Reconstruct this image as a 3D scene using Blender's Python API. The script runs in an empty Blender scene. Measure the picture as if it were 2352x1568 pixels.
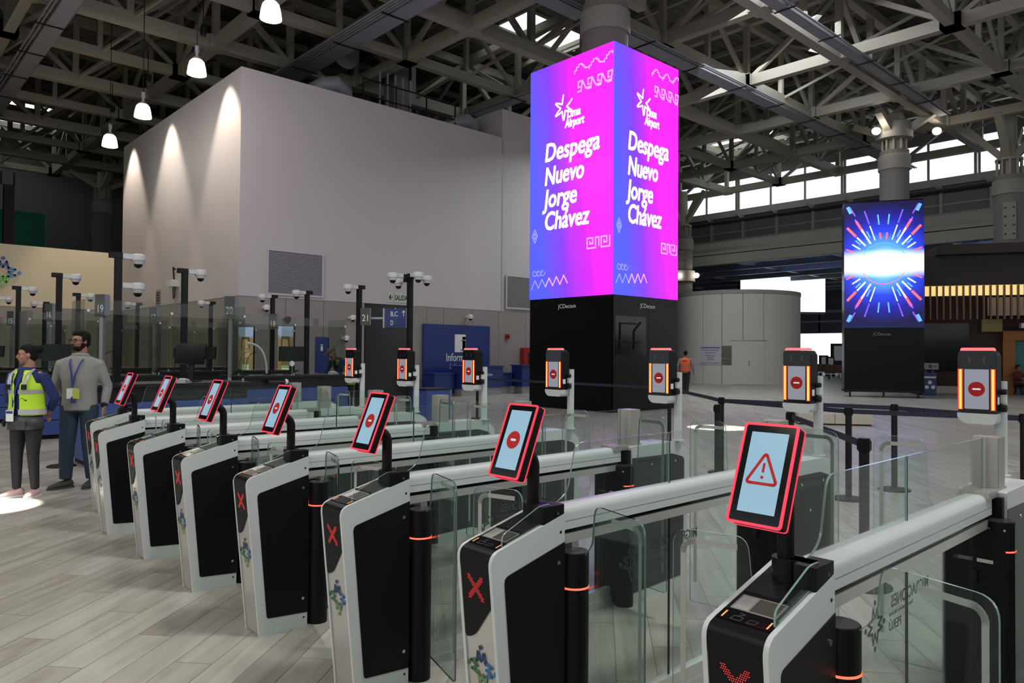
import bpy, bmesh, math, random
from mathutils import Vector, Matrix
random.seed(7)
C = bpy.context.scene.collection
sc = bpy.context.scene
PI = math.pi

# ------------------------------------------------------------------ camera, world, lights, exposure
CAM = Vector((6.90906, -1.75739, 1.55859))
YAW, PITCH, ROLL, FPX = math.radians(137.28513), math.radians(0.9395), math.radians(0.40383), 1695.56
_fw = Vector((math.cos(YAW)*math.cos(PITCH), math.sin(YAW)*math.cos(PITCH), math.sin(PITCH)))
_r = _fw.cross(Vector((0, 0, 1))).normalized(); _u = _r.cross(_fw)
_r, _u = math.cos(ROLL)*_r+math.sin(ROLL)*_u, -math.sin(ROLL)*_r+math.cos(ROLL)*_u
cd = bpy.data.cameras.new('camera'); cam = bpy.data.objects.new('camera', cd); C.objects.link(cam)
cd.sensor_width = 36; cd.lens = FPX/2352*36; cd.clip_end = 400; cd.clip_start = .05
cam.matrix_world = Matrix(((_r.x, _u.x, -_fw.x, CAM.x), (_r.y, _u.y, -_fw.y, CAM.y), (_r.z, _u.z, -_fw.z, CAM.z), (0, 0, 0, 1)))
sc.camera = cam
sc.view_settings.view_transform = 'Standard'; sc.view_settings.look = 'None'
sc.view_settings.gamma = 1; sc.view_settings.use_curve_mapping = False
sc.view_settings.exposure = 0.0
sc.cycles.transparent_max_bounces = 40
sc.cycles.max_bounces = 7; sc.cycles.diffuse_bounces = 3; sc.cycles.glossy_bounces = 3
sc.cycles.sample_clamp_indirect = 4.0
sc.cycles.caustics_reflective = False; sc.cycles.caustics_refractive = False

W = bpy.data.worlds.new('sky'); sc.world = W; W.use_nodes = True
W.node_tree.nodes['Background'].inputs[0].default_value = (.93, .98, 1, 1)
W.node_tree.nodes['Background'].inputs[1].default_value = 1.12

def lamp(kind, name, loc, target, energy, color=(1, 1, 1), **kw):
    d = bpy.data.lights.new(name, kind); o = bpy.data.objects.new(name, d); C.objects.link(o)
    o.location = loc; d.energy = energy; d.color = color
    for k, v in kw.items(): setattr(d, k, v)
    o.rotation_euler = (Vector(target)-Vector(loc)).to_track_quat('-Z', 'Y').to_euler()
    return o
# area lamps added under the closed roof deck to brighten the hall
lamp('AREA', 'daylight_stand_in', (9, 9, 12.2), (3, 2, 0), 380, (.86, .93, 1), size=9, size_y=4, shape='RECTANGLE')
lamp('AREA', 'daylight_stand_in', (8.6, 3.6, 12.2), (3, 0, 0), 800, (1, .97, .93), size=1.8, size_y=1.8, shape='RECTANGLE')  # position taken from the soft gate shadows on the floor
lamp('AREA', 'daylight_stand_in', (-8, 21.5, 12.2), (-5, 24, 0), 1350, (.93, .97, 1), size=10, size_y=10, shape='RECTANGLE')
lamp('AREA', 'daylight_stand_in', (2, -9, 12), (-1, 0, 0), 720, (1, .95, .87), size=9, size_y=4, shape='RECTANGLE')
lamp('AREA', 'daylight_stand_in', (-9, 1, 12.2), (-9, 1, 0), 430, (1, .94, .86), size=10, size_y=4, shape='RECTANGLE')
# spot lamps added under the closed deck for assumed sun patches on the floor
lamp('SPOT', 'sun_patch_stand_in', (-1.0, -2.6, 12), (-2.0, -.58, 0), 26000, (1, .97, .9), spot_size=math.radians(4.4), spot_blend=.25, shadow_soft_size=.02)
lamp('SPOT', 'sun_patch_stand_in', (-1.0, 10.2, 12), (-1.75, 12.3, 0), 26000, (1, .98, .95), spot_size=math.radians(6.5), spot_blend=.3, shadow_soft_size=.02)

# ------------------------------------------------------------------ materials
MATS = {}
def mat(name, col=(.8, .8, .8), rough=.5, metal=0, emit=None, es=1, bump=0, bscale=60, var=0, vscale=3, spec=.5, alpha=1):
    if name in MATS: return MATS[name]
    m = bpy.data.materials.new(name); m.use_nodes = True; nt = m.node_tree; b = nt.nodes['Principled BSDF']
    b.inputs['Base Color'].default_value = (*col, 1); b.inputs['Roughness'].default_value = rough
    b.inputs['Metallic'].default_value = metal; b.inputs['Specular IOR Level'].default_value = spec
    b.inputs['Alpha'].default_value = alpha
    if emit: b.inputs['Emission Color'].default_value = (*emit, 1); b.inputs['Emission Strength'].default_value = es
    if var or bump:
        tc = nt.nodes.new('ShaderNodeTexCoord')
    if var:
        n = nt.nodes.new('ShaderNodeTexNoise'); n.inputs['Scale'].default_value = vscale; n.inputs['Detail'].default_value = 4
        nt.links.new(tc.outputs['Object'], n.inputs['Vector'])
        mx = nt.nodes.new('ShaderNodeMix'); mx.data_type = 'RGBA'
        mx.inputs['A'].default_value = (*[c*(1-var) for c in col], 1); mx.inputs['B'].default_value = (*[min(1, c*(1+var)) for c in col], 1)
        nt.links.new(n.outputs['Fac'], mx.inputs['Factor']); nt.links.new(mx.outputs['Result'], b.inputs['Base Color'])
    if bump:
        n = nt.nodes.new('ShaderNodeTexNoise'); n.inputs['Scale'].default_value = bscale
        nt.links.new(tc.outputs['Object'], n.inputs['Vector'])
        bp = nt.nodes.new('ShaderNodeBump'); bp.inputs['Strength'].default_value = bump; bp.inputs['Distance'].default_value = .01
        nt.links.new(n.outputs['Fac'], bp.inputs['Height']); nt.links.new(bp.outputs['Normal'], b.inputs['Normal'])
    MATS[name] = m; return m
def glassmat(name, tint=(.86, .93, .91), refl=1.0, ior=1.45, haze=0.0):
    m = bpy.data.materials.new(name); m.use_nodes = True; nt = m.node_tree; nt.nodes.clear()
    o = nt.nodes.new('ShaderNodeOutputMaterial'); t = nt.nodes.new('ShaderNodeBsdfTransparent'); t.inputs[0].default_value = (*tint, 1)
    g = nt.nodes.new('ShaderNodeBsdfGlossy'); g.inputs['Roughness'].default_value = .01; g.inputs[0].default_value = (refl, refl, refl, 1)
    f = nt.nodes.new('ShaderNodeFresnel'); ge = nt.nodes.new('ShaderNodeNewGeometry'); mi = nt.nodes.new('ShaderNodeMix')
    mi.inputs['A'].default_value = ior; mi.inputs['B'].default_value = 1/ior
    nt.links.new(ge.outputs['Backfacing'], mi.inputs['Factor']); nt.links.new(mi.outputs['Result'], f.inputs[0])
    mx = nt.nodes.new('ShaderNodeMixShader')
    nt.links.new(f.outputs[0], mx.inputs[0]); nt.links.new(t.outputs[0], mx.inputs[1]); nt.links.new(g.outputs[0], mx.inputs[2])
    last = mx
    if haze:
        d = nt.nodes.new('ShaderNodeBsdfDiffuse'); d.inputs[0].default_value = (.6, .66, .64, 1)
        m2 = nt.nodes.new('ShaderNodeMixShader'); m2.inputs[0].default_value = haze
        nt.links.new(mx.outputs[0], m2.inputs[1]); nt.links.new(d.outputs[0], m2.inputs[2]); last = m2
    nt.links.new(last.outputs[0], o.inputs[0]); MATS[name] = m; return m
M_glass = glassmat('clear_glass', (.925, .96, .945), .75, 1.30, .006)
M_booth = glassmat('booth_glass', (.84, .87, .85), .8, 1.33, .0)
M_edge = mat('glass_edge', (.20, .32, .29), .12, 0, bump=0, spec=.8)
M_frost = mat('frosted_film', (.46, .46, .42), .8, alpha=.82)
M_etch = mat('dark_etching', (.07, .09, .09), .6)
M_white = mat('white_lacquer', (.56, .59, .58), .32, 0, var=.03, bump=.02, bscale=400)
M_alu = mat('brushed_aluminium', (.62, .62, .60), .28, .55, var=.05, vscale=8)
M_silver = mat('silver_front', (.62, .60, .56), .25, .6, var=.04)
M_bracket = mat('bracket_grey', (.40, .38, .35), .35, .5, var=.05)
M_black = mat('black_lacquer', (.006, .006, .007), .42, 0, bump=.03, bscale=300, spec=.17)
M_gloss = mat('black_gloss', (.006, .006, .008), .12, spec=.3)
M_steelblk = mat('black_steel', (.008, .008, .009), .5, var=.2, spec=.22)
M_red = mat('red_led', (.1, .005, .01), .4, 0, (1, .04, .085), 1.15)
M_redhot = mat('red_led_strip', (.5, .05, .03), .4, 0, (1, .03, .02), 1.3)
M_redtop = mat('red_led_top', (.5, .05, .05), .4, 0, (1, .14, .15), 1.5)
M_orange = mat('orange_led', (.5, .2, .05), .4, 0, (1, .30, .08), 1.3)
M_strip = mat('amber_strip', (.5, .2, .05), .4, 0, (1, .26, .04), 2.8)
M_disp = mat('tablet_display', (.02, .02, .02), .15, 0, (.31, .51, .64), .95, spec=.3)
M_disp2 = mat('scanner_display', (.02, .02, .02), .15, 0, (.24, .25, .30), 1, spec=.3)
M_sym = mat('symbol_red', (.02, .002, .002), .4, 0, (.38, .018, .016), .95, spec=.2)
M_symw = mat('symbol_white', (.1, .1, .1), .4, 0, (.60, .70, .74), .9, spec=.2)
M_metal = mat('chrome', (.6, .6, .6), .18, 1)
M_navy = mat('emblem_navy', (.02, .05, .16), .4); M_blue = mat('emblem_blue', (.03, .16, .36), .4)
M_green = mat('emblem_green', (.03, .16, .07), .4); M_lime = mat('emblem_lime', (.17, .30, .09), .4)
M_letter = mat('white_lettering', (.75, .75, .75), .5)

# ------------------------------------------------------------------ mesh helpers
class MB:
    def __init__(s): s.v = []; s.f = []; s.m = []
    def add(s, vs, fs, mi=0):
        o = len(s.v); s.v += [tuple(v) for v in vs]; s.f += [tuple(o+i for i in f) for f in fs]; s.m += [mi]*len(fs); return s
    def box(s, a, b, mi=0, M=None):
        x0, y0, z0 = a; x1, y1, z1 = b
        vs = [Vector(p) for p in ((x0, y0, z0), (x1, y0, z0), (x1, y1, z0), (x0, y1, z0), (x0, y0, z1), (x1, y0, z1), (x1, y1, z1), (x0, y1, z1))]
        if M: vs = [M @ v for v in vs]
        return s.add(vs, ((0, 3, 2, 1), (4, 5, 6, 7), (0, 1, 5, 4), (1, 2, 6, 5), (2, 3, 7, 6), (3, 0, 4, 7)), mi)
    def bar(s, p, q, w, h=None, mi=0):                 # rectangular member between two points
        p = Vector(p); q = Vector(q); d = q-p; L = d.length
        if L < 1e-6: return s
        h = h or w; R = d.to_track_quat('Z', 'Y').to_matrix().to_4x4(); R.translation = p
        return s.box((-w/2, -h/2, 0), (w/2, h/2, L), mi, R)
    def cyl(s, p, q, r, r2=None, seg=16, mi=0, cap=True):
        p = Vector(p); q = Vector(q); r2 = r if r2 is None else r2
        R = (q-p).to_track_quat('Z', 'Y').to_matrix(); vs = []
        for c, rr in ((p, r), (q, r2)):
            for i in range(seg): a = 2*PI*i/seg; vs.append(c+R @ Vector((rr*math.cos(a), rr*math.sin(a), 0)))
        fs = [(i, (i+1) % seg, seg+(i+1) % seg, seg+i) for i in range(seg)]
        if cap: fs += [tuple(reversed(range(seg))), tuple(range(seg, 2*seg))]
        return s.add(vs, fs, mi)
    def lathe(s, prof, c=(0, 0, 0), seg=20, mi=0):      # prof: (r, z) from bottom to top
        vs = []; n = len(prof)
        for r, z in prof:
            for i in range(seg): a = 2*PI*i/seg; vs.append((c[0]+r*math.cos(a), c[1]+r*math.sin(a), c[2]+z))
        fs = [(k*seg+i, k*seg+(i+1) % seg, (k+1)*seg+(i+1) % seg, (k+1)*seg+i) for k in range(n-1) for i in range(seg)]
        fs += [tuple(reversed(range(seg))), tuple(range((n-1)*seg, n*seg))]
        return s.add(vs, fs, mi)
    def prism(s, poly, plane, a, b, mi=0, em=None, M=None):  # poly 2D, plane 'yz' (extrude x), 'xz' (extrude y), 'xy' (extrude z)
        n = len(poly)
        P = {'yz': lambda p, t: (t, p[0], p[1]), 'xz': lambda p, t: (p[0], t, p[1]), 'xy': lambda p, t: (p[0], p[1], t)}[plane]
        vs = [Vector(P(p, a)) for p in poly]+[Vector(P(p, b)) for p in poly]
        if M: vs = [M @ v for v in vs]
        o = len(s.v); s.v += [tuple(v) for v in vs]
        s.f += [tuple(o+i for i in reversed(range(n))), tuple(o+i for i in range(n, 2*n))]; s.m += [mi, mi]
        s.f += [(o+i, o+(i+1) % n, o+n+(i+1) % n, o+n+i) for i in range(n)]; s.m += [mi if em is None else em]*n
        return s
    def tube(s, path, rad, seg=12, mi=0, ref=(1, 0, 0)):   # rad: number, list of numbers or of (rx, ry)
        path = [Vector(p) for p in path]; n = len(path); ref = Vector(ref); vs = []
        for k, p in enumerate(path):
            t = (path[min(k+1, n-1)]-path[max(k-1, 0)]).normalized()
            x = ref-ref.dot(t)*t
            if x.length < .15: x = Vector((0, 1, 0))-t.y*t
            x.normalize(); y = t.cross(x)
            r = rad[k] if isinstance(rad, (list, tuple)) else rad
            rx, ry = r if isinstance(r, (list, tuple)) else (r, r)
            for i in range(seg): a = 2*PI*i/seg; vs.append(p+x*rx*math.cos(a)+y*ry*math.sin(a))
        fs = [(k*seg+i, k*seg+(i+1) % seg, (k+1)*seg+(i+1) % seg, (k+1)*seg+i) for k in range(n-1) for i in range(seg)]
        fs += [tuple(reversed(range(seg))), tuple(range((n-1)*seg, n*seg))]
        return s.add(vs, fs, mi)
    def ball(s, c, r, seg=14, rings=8, mi=0):           # r number or (rx, ry, rz)
        rx, ry, rz = r if isinstance(r, tuple) else (r, r, r); vs = []
        for k in range(1, rings):
            t = PI*k/rings
            for i in range(seg): a = 2*PI*i/seg; vs.append((c[0]+rx*math.sin(t)*math.cos(a), c[1]+ry*math.sin(t)*math.sin(a), c[2]-rz*math.cos(t)))
        lo = len(vs); vs += [(c[0], c[1], c[2]-rz), (c[0], c[1], c[2]+rz)]
        fs = [(k*seg+i, k*seg+(i+1) % seg, (k+1)*seg+(i+1) % seg, (k+1)*seg+i) for k in range(rings-2) for i in range(seg)]
        fs += [(lo, (i+1) % seg, i) for i in range(seg)]+[(lo+1, (rings-2)*seg+i, (rings-2)*seg+(i+1) % seg) for i in range(seg)]
        return s.add(vs, fs, mi)
    def ribbon(s, pts, w, plane, t0, t1, mi=0, M=None):  # flat stroke along 2D polyline
        for a, b in zip(pts[:-1], pts[1:]):
            a = Vector(a); b = Vector(b); d = (b-a)
            if d.length < 1e-9: continue
            d.normalize(); n = Vector((-d.y, d.x))*w/2; e = d*w*.35
            s.prism([tuple(a-e+n), tuple(a-e-n), tuple(b+e-n), tuple(b+e+n)], plane, t0, t1, mi, M=M)
        return s
    def build(s, name, mats, parent=None, smooth=False, loc=None, mod=None):
        me = bpy.data.meshes.new(name); me.from_pydata(s.v, [], s.f); me.update()
        if not isinstance(mats, (list, tuple)): mats = [mats]
        for m in mats: me.materials.append(m)
        me.polygons.foreach_set('material_index', s.m)
        bm = bmesh.new(); bm.from_mesh(me); bmesh.ops.recalc_face_normals(bm, faces=bm.faces); bm.to_mesh(me); bm.free()
        if smooth:
            me.polygons.foreach_set('use_smooth', [True]*len(me.polygons))
            me.set_sharp_from_angle(angle=math.radians(38))
        o = bpy.data.objects.new(name, me); C.objects.link(o)
        if parent: o.parent = parent
        if loc: o.location = loc
        if mod: mod(o)
        return o
def rnd(pts, r, seg=4):                                 # polygon with rounded corners; r number or list
    out = []; n = len(pts)
    for i, p in enumerate(pts):
        ri = r[i] if isinstance(r, (list, tuple)) else r
        p = Vector(p); a = Vector(pts[i-1]); b = Vector(pts[(i+1) % n])
        if ri <= 0: out.append(tuple(p)); continue
        da = (a-p).normalized(); db = (b-p).normalized(); L = min(ri, (a-p).length*.49, (b-p).length*.49)
        A = p+da*L; B = p+db*L
        for k in range(seg+1): t = k/seg; out.append(tuple((1-t)**2*A+2*t*(1-t)*p+t*t*B))
    return out
def rect(x0, y0, x1, y1, r=0, seg=4): return rnd([(x0, y0), (x1, y0), (x1, y1), (x0, y1)], r, seg)
def disc(cx, cy, r, n=24, ry=None): return [(cx+r*math.cos(2*PI*i/n), cy+(ry or r)*math.sin(2*PI*i/n)) for i in range(n)]
def tag(o, label=None, cat=None, group=None, kind=None):
    if label: o['label'] = label
    if cat: o['category'] = cat
    if group: o['group'] = group
    if kind: o['kind'] = kind
    return o
def empty(name, loc=(0, 0, 0), rz=0, label=None, cat=None, group=None):
    o = bpy.data.objects.new(name, None); C.objects.link(o); o.location = loc; o.rotation_euler.z = rz; o.empty_display_size = .1
    return tag(o, label, cat, group)
def dup(o, parent=None):
    c = o.copy(); C.objects.link(c); c.parent = parent
    for ch in list(o.children): dup(ch, c)
    return c
def text(name, body, size, m, parent=None, M=None, bold=0, shear=0, sx=1, align='LEFT', ext=.001, kind=None, space=1, fit=None, heavy=0):
    cu = bpy.data.curves.new(name, 'FONT'); cu.body = body; cu.size = size; cu.offset = bold; cu.shear = shear
    cu.extrude = ext; cu.align_x = align; cu.space_line = space; cu.resolution_u = 3
    o = bpy.data.objects.new(name, cu); cu.materials.append(m)
    dg = None
    C.objects.link(o)
    bpy.context.view_layer.update()
    me = bpy.data.meshes.new_from_object(o.evaluated_get(bpy.context.evaluated_depsgraph_get()))
    C.objects.unlink(o); bpy.data.objects.remove(o)
    if fit:
        xs = [v.co.x for v in me.vertices]; sx = fit/(max(xs)-min(xs))
    me.transform(Matrix.Diagonal((sx, 1, 1, 1)))
    if M: me.transform(M)
    me.name = name
    if heavy:                                           # extra weight: the same outlines set slightly apart
        bm = bmesh.new()
        for dx in (-1, 0, 1):
            for dy in (-1, 0, 1):
                t = me.copy(); t.transform(Matrix.Translation(Vector((M.col[0][:3]))*dx*heavy+Vector((M.col[1][:3]))*dy*heavy)); bm.from_mesh(t); bpy.data.meshes.remove(t)
        bm.to_mesh(me); bm.free()
    o = bpy.data.objects.new(name, me); C.objects.link(o)
    if not me.materials: me.materials.append(m)
    if parent: o.parent = parent
    return o
def frame(origin, xdir, zdir=(0, 0, 1)):                # text frame: local x along xdir, local y along zdir
    x = Vector(xdir).normalized(); y = Vector(zdir).normalized(); z = x.cross(y)
    return Matrix(((x.x, y.x, z.x, origin[0]), (x.y, y.y, z.y, origin[1]), (x.z, y.z, z.z, origin[2]), (0, 0, 0, 1)))
def struct(o): o['kind'] = 'structure'; return o
def emblem(size, mats, name, parent, M, t=.001):        # four zig-zag figures with round heads around a star-shaped gap
    mb = MB(); s = size/2
    for k in range(4):
        a = -PI/2*k; ca, sa = math.cos(a), math.sin(a)
        R = lambda p: (s*(p[0]*ca-p[1]*sa), s*(p[0]*sa+p[1]*ca))
        z = [(-.27, .20), (-.17, .60), (0, .27), (.17, .60), (.27, .20)]
        mb.ribbon([R(p) for p in z], s*.10, 'xy', 0, t, k, M)
        mb.prism([R(p) for p in disc(0, .80, .095, 12)], 'xy', 0, t, k, M=M)
    return mb.build(name, mats, parent)
EMB = [M_navy, M_blue, M_lime, M_green]

# ------------------------------------------------------------------ floor
TH = math.radians(130.5); PU = Vector((math.cos(TH), math.sin(TH), 0)); PV = Vector((-math.sin(TH), math.cos(TH), 0))
PW, PL = .2, 1.2
def floor_mat():
    m = bpy.data.materials.new('wood_look_planks'); m.use_nodes = True; nt = m.node_tree; N = nt.nodes; L = nt.links; b = N['Principled BSDF']
    def math_(op, a, bb=None, c=None):
        n = N.new('ShaderNodeMath'); n.operation = op
        for i, v in enumerate((a, bb, c)):
            if v is None: continue
            if hasattr(v, 'links'): L.new(v, n.inputs[i])
            else: n.inputs[i].default_value = v
        return n.outputs[0]
    g = N.new('ShaderNodeNewGeometry'); sp = N.new('ShaderNodeSeparateXYZ'); L.new(g.outputs['Position'], sp.inputs[0])
    x, y = sp.outputs[0], sp.outputs[1]
    u = math_('ADD', math_('MULTIPLY', x, PU.x), math_('MULTIPLY', y, PU.y)); v = math_('ADD', math_('MULTIPLY', x, PV.x), math_('MULTIPLY', y, PV.y))
    vr = math_('DIVIDE', v, PW); row = math_('FLOOR', vr)
    ur = math_('DIVIDE', math_('ADD', u, math_('MULTIPLY', math_('FRACT', math_('MULTIPLY', row, .37)), PL)), PL); col = math_('FLOOR', ur)
    cb = N.new('ShaderNodeCombineXYZ'); L.new(row, cb.inputs[0]); L.new(col, cb.inputs[1])
    wn = N.new('ShaderNodeTexWhiteNoise'); L.new(cb.outputs[0], wn.inputs['Vector'])
    cg = N.new('ShaderNodeCombineXYZ'); L.new(math_('ADD', math_('MULTIPLY', u, 1.1), math_('MULTIPLY', wn.outputs['Value'], 37)), cg.inputs[0]); L.new(math_('MULTIPLY', v, 11), cg.inputs[1])
    no = N.new('ShaderNodeTexNoise'); no.inputs['Scale'].default_value = 1.2; no.inputs['Detail'].default_value = 5; no.inputs['Distortion'].default_value = .6; L.new(cg.outputs[0], no.inputs['Vector'])
    f = math_('ADD', math_('MULTIPLY', math_('SUBTRACT', no.outputs['Fac'], .5), 1.1), math_('MULTIPLY', math_('SUBTRACT', wn.outputs['Value'], .5), .35))
    f = math_('ADD', f, .5)
    cr = N.new('ShaderNodeValToRGB'); cr.color_ramp.elements[0].position = .12; cr.color_ramp.elements[0].color = (.27, .245, .21, 1)
    cr.color_ramp.elements[1].position = .85; cr.color_ramp.elements[1].color = (.50, .48, .44, 1)
    L.new(f, cr.inputs[0])
    # joints (used beyond the reach of the modelled planks)
    fv = math_('FRACT', vr); dv = math_('MULTIPLY', math_('MINIMUM', fv, math_('SUBTRACT', 1, fv)), PW)
    fu = math_('FRACT', ur); du = math_('MULTIPLY', math_('MINIMUM', fu, math_('SUBTRACT', 1, fu)), PL)
    j = math_('LESS_THAN', math_('MINIMUM', du, dv), .0022)
    mx = N.new('ShaderNodeMix'); mx.data_type = 'RGBA'; L.new(math_('MULTIPLY', j, .6), mx.inputs['Factor']); L.new(cr.outputs[0], mx.inputs['A']); mx.inputs['B'].default_value = (.12, .11, .10, 1)
    L.new(mx.outputs['Result'], b.inputs['Base Color'])
    b.inputs['Roughness'].default_value = .36
    bp = N.new('ShaderNodeBump'); bp.inputs['Strength'].default_value = .12; bp.inputs['Distance'].default_value = .004; L.new(no.outputs['Fac'], bp.inputs['Height']); L.new(bp.outputs[0], b.inputs['Normal'])
    return m
M_floor = floor_mat()
M_joint = mat('joint_grout', (.10, .09, .08), .8)
fl = MB(); fl.box((-55, -26, -.3), (30, 95, -.0012)); fl = struct(fl.build('floor', M_floor))
def inview(x, y, z=0, mg=60):
    d = Vector((x, y, z))-CAM; t = d.dot(_fw)
    if t < .2: return None
    px = 1176+FPX*d.dot(_r)/t; py = 784-FPX*d.dot(_u)/t
    return t if -mg < px < 2352+mg and py < 1568+mg*2 else None
cells = []
for row in range(-120, 60):
    for col in range(-25, 25):
        off = (row*.37-math.floor(row*.37))*PL
        u0 = col*PL-off; v0 = row*PW
        c = PU*(u0+PL/2)+PV*(v0+PW/2)
        if (c.xy-CAM.xy).length > 15: continue
        pts = [PU*(u0+a)+PV*(v0+.1) for a in (0, .6, 1.2)]
        ts = [inview(p.x, p.y) for p in pts]; ts = [t for t in ts if t]
        if not ts: continue
        cells.append((min(ts), u0, v0))
cells.sort()
def plank_verts(u0, v0):
    g = .0011; z1 = .0; vs = []
    for z, e in ((-.004, 0), (z1, .0006)):
        for a, b_ in ((g+e, g+e), (PL-g-e, g+e), (PL-g-e, PW-g-e), (g+e, PW-g-e)):
            p = PU*(u0+a)+PV*(v0+b_); vs.append((p.x, p.y, z))
    return vs
PF = ((4, 5, 6, 7), (0, 1, 5, 4), (1, 2, 6, 5), (2, 3, 7, 6), (3, 0, 4, 7))
pm = MB().add([Vector(v) for v in plank_verts(0, 0)], PF)
proto_plank = None
for k, (t, u0, v0) in enumerate(cells[:300]):
    if proto_plank is None: proto_plank = pm.build('plank', M_floor, fl); o = proto_plank
    else: o = proto_plank.copy(); C.objects.link(o); o.parent = fl
    o.location = PU*u0+PV*v0
mb = MB()
for t, u0, v0 in cells[300:]: mb.add(plank_verts(u0, v0), PF)
tag(mb.build('plank_field', M_floor, fl), kind='stuff')

# ------------------------------------------------------------------ roof
M_deck = mat('roof_deck', (.125, .115, .10), .6, .1, var=.2, vscale=.4)
M_truss = mat('truss_paint', (.29, .27, .225), .55, 0, var=.12, vscale=.8)
M_trussd = mat('dark_duct', (.07, .07, .07), .5, .2, var=.2)
M_galv = mat('galvanised_tray', (.26, .26, .29), .65, .3, var=.15, vscale=2)
M_sky = mat('roof_light', (.9, .9, .9), .5, 0, (.93, .98, 1), 2.2)
X0, X1, Y0, Y1 = -50, 17, -12, 45
holes = [(-18.0, -14.5, 18.4, 23.0), (-20.5, -15.5, 38.5, 43.0), (-48, -42, 4.4, 7.6)]
ZD = 15.4
mb = MB(); ys = sorted({Y0, Y1, *[h[2] for h in holes], *[h[3] for h in holes]}); n = int((X1-X0)/.5)
for i in range(n):
    x = X0+i*.5; xc = x+.25
    for a, b in zip(ys[:-1], ys[1:]):
        if any(h[0] < xc < h[1] and h[2] <= a and b <= h[3] for h in holes): continue
        for (xa, za), (xb, zb) in zip(((x, 0), (x+.2, 0), (x+.25, .09), (x+.45, .09)), ((x+.2, 0), (x+.25, .09), (x+.45, .09), (x+.5, 0))):
            mb.add([(xa, a, ZD+za), (xb, a, ZD+zb), (xb, b, ZD+zb), (xa, b, ZD+za)], [(0, 1, 2, 3)])
ceiling = struct(mb.build('ceiling', M_deck))
mb = MB().box((X0, Y0, ZD+.6), (X1, Y1, ZD+.7))
for h in holes: pass
for i, h in enumerate(holes):
    o = MB().box((h[0]-.1, h[2]-.1, ZD+.35), (h[1]+.1, h[3]+.1, ZD+.4)).build('window_%d' % (i+1), M_sky); struct(o)
    f = MB()
    for x in (h[0], h[1]): f.bar((x, h[2], ZD+.2), (x, h[3], ZD+.2), .12, .3)
    for y in (h[2], (h[2]+h[3])/2, h[3]): f.bar((h[0], y, ZD+.2), (h[1], y, ZD+.2), .12, .3)
    f.build('window_frame', M_truss, o)
ZB, ZT = 12.5, 14.9
YS = [2.5+5.65*k for k in range(-1, 8)]; XS = [-1-3.7*k for k in range(-4, 13)]
def truss(p, q, n, w, flip=False):
    p = Vector(p); q = Vector(q); a = MB(); b = MB(); up = Vector((0, 0, ZT-ZB))
    a.bar(p, q, w, w*1.25); a.bar(p+up, q+up, w*.9, w)
    for i in range(n+1):
        A = p.lerp(q, i/n); b.bar(A, A+up, w*.62)
        if i < n:
            B = p.lerp(q, (i+1)/n)
            if (i % 2 == 0) != flip: b.bar(A, B+up, w*.5)
            else: b.bar(B, A+up, w*.5)
        if i % 2 == 0: b.box(tuple(A-Vector((.3, .3, .22))), tuple(A+Vector((.3, .3, .22))))
    o = a.build('roof_truss', M_truss, ceiling); b.build('truss_web', M_truss, o)
for y in YS: truss((XS[-1], y, ZB), (XS[0], y, ZB), len(XS)-1, .32)
for k, x in enumerate(XS): truss((x, YS[0], ZB), (x, YS[-1], ZB), (len(YS)-1)*2, .36 if k % 2 else .28, k % 2)
for x in XS:                                            # thin hangers, braces and purlins under the deck
    pass
mb = MB()
for k in range(int((Y1-Y0)/1.9)): y = Y0+1.9*k; mb.bar((X0, y, ZD-.12), (X1, y, ZD-.12), .12, .2)
mb.build('purlins', M_truss, ceiling)['kind'] = 'stuff'
mb = MB()
for i in range(len(XS)-1):
    for j in range(len(YS)-1):
        x, x2, y, y2 = XS[i+1], XS[i], YS[j], YS[j+1]; ym = (y+y2)/2
        if (i+j) % 2: mb.bar((x, y, ZB), (x2, ym, ZT), .11)
        else: mb.bar((x2, y, ZB), (x, ym, ZT), .11)
        if j % 2: mb.bar((x, ym, ZB), (x2, y2, ZT), .1)
mb.build('sway_braces', M_truss, ceiling)['kind'] = 'stuff'
# cable trays and pipes hung under the trusses
def tray(p, q, w, nm, label, pipes=2):
    p = Vector(p); q = Vector(q); d = (q-p).normalized(); s = d.cross(Vector((0, 0, 1)))
    e = empty(nm, p, 0, label, 'cable tray'); a = MB(); L = (q-p).length
    a.bar(Vector(), q-p, w, .02); 
    for t in (-1, 1): a.bar(s*t*w/2+Vector((0, 0, .05)), s*t*w/2+(q-p)+Vector((0, 0, .05)), .02, .12)
    o = a.build('tray', M_galv, e)
    for k in range(pipes): MB().cyl(s*(w/2+.12+.11*k)+Vector((0, 0, .02)), s*(w/2+.12+.11*k)+(q-p)+Vector((0, 0, .02)), .035, seg=8).build('pipe', M_galv, e, True)
    h = MB()
    for k in range(int(L/3)):
        c = d*(1.5+3*k)
        for t in (-1, 1): h.bar(c+s*t*w/2, c+s*t*w/2+Vector((0, 0, ZB-p.z)), .02)
        h.bar(c-s*(w/2+.1)-Vector((0, 0, .03)), c+s*(w/2+.3)-Vector((0, 0, .03)), .04)
    tag(h.build('hanger', M_steelblk, e), kind='stuff')
    return e
tray((-8.6, 5, 12.15), (-8.6, 43, 12.15), .55, 'cable_tray', 'long galvanised cable tray with pipes running deep into the hall above the round grey pillar')
tray((-26, 11.2, 12.1), (-9.2, 11.2, 12.1), .6, 'cable_tray', 'galvanised tray with a bundle of pipes crossing above the white box room', 4)
tray((-20, 19.3, 12.2), (-9.2, 19.3, 12.2), .5, 'cable_tray', 'short bright cable tray over the far corner of the white box room', 1)
tray((-4.0, 6, 12.15), (-4.0, 34, 12.15), .35, 'cable_tray', 'slim cable tray with one pipe leading to the pillar with two spotlights', 1)
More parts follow.
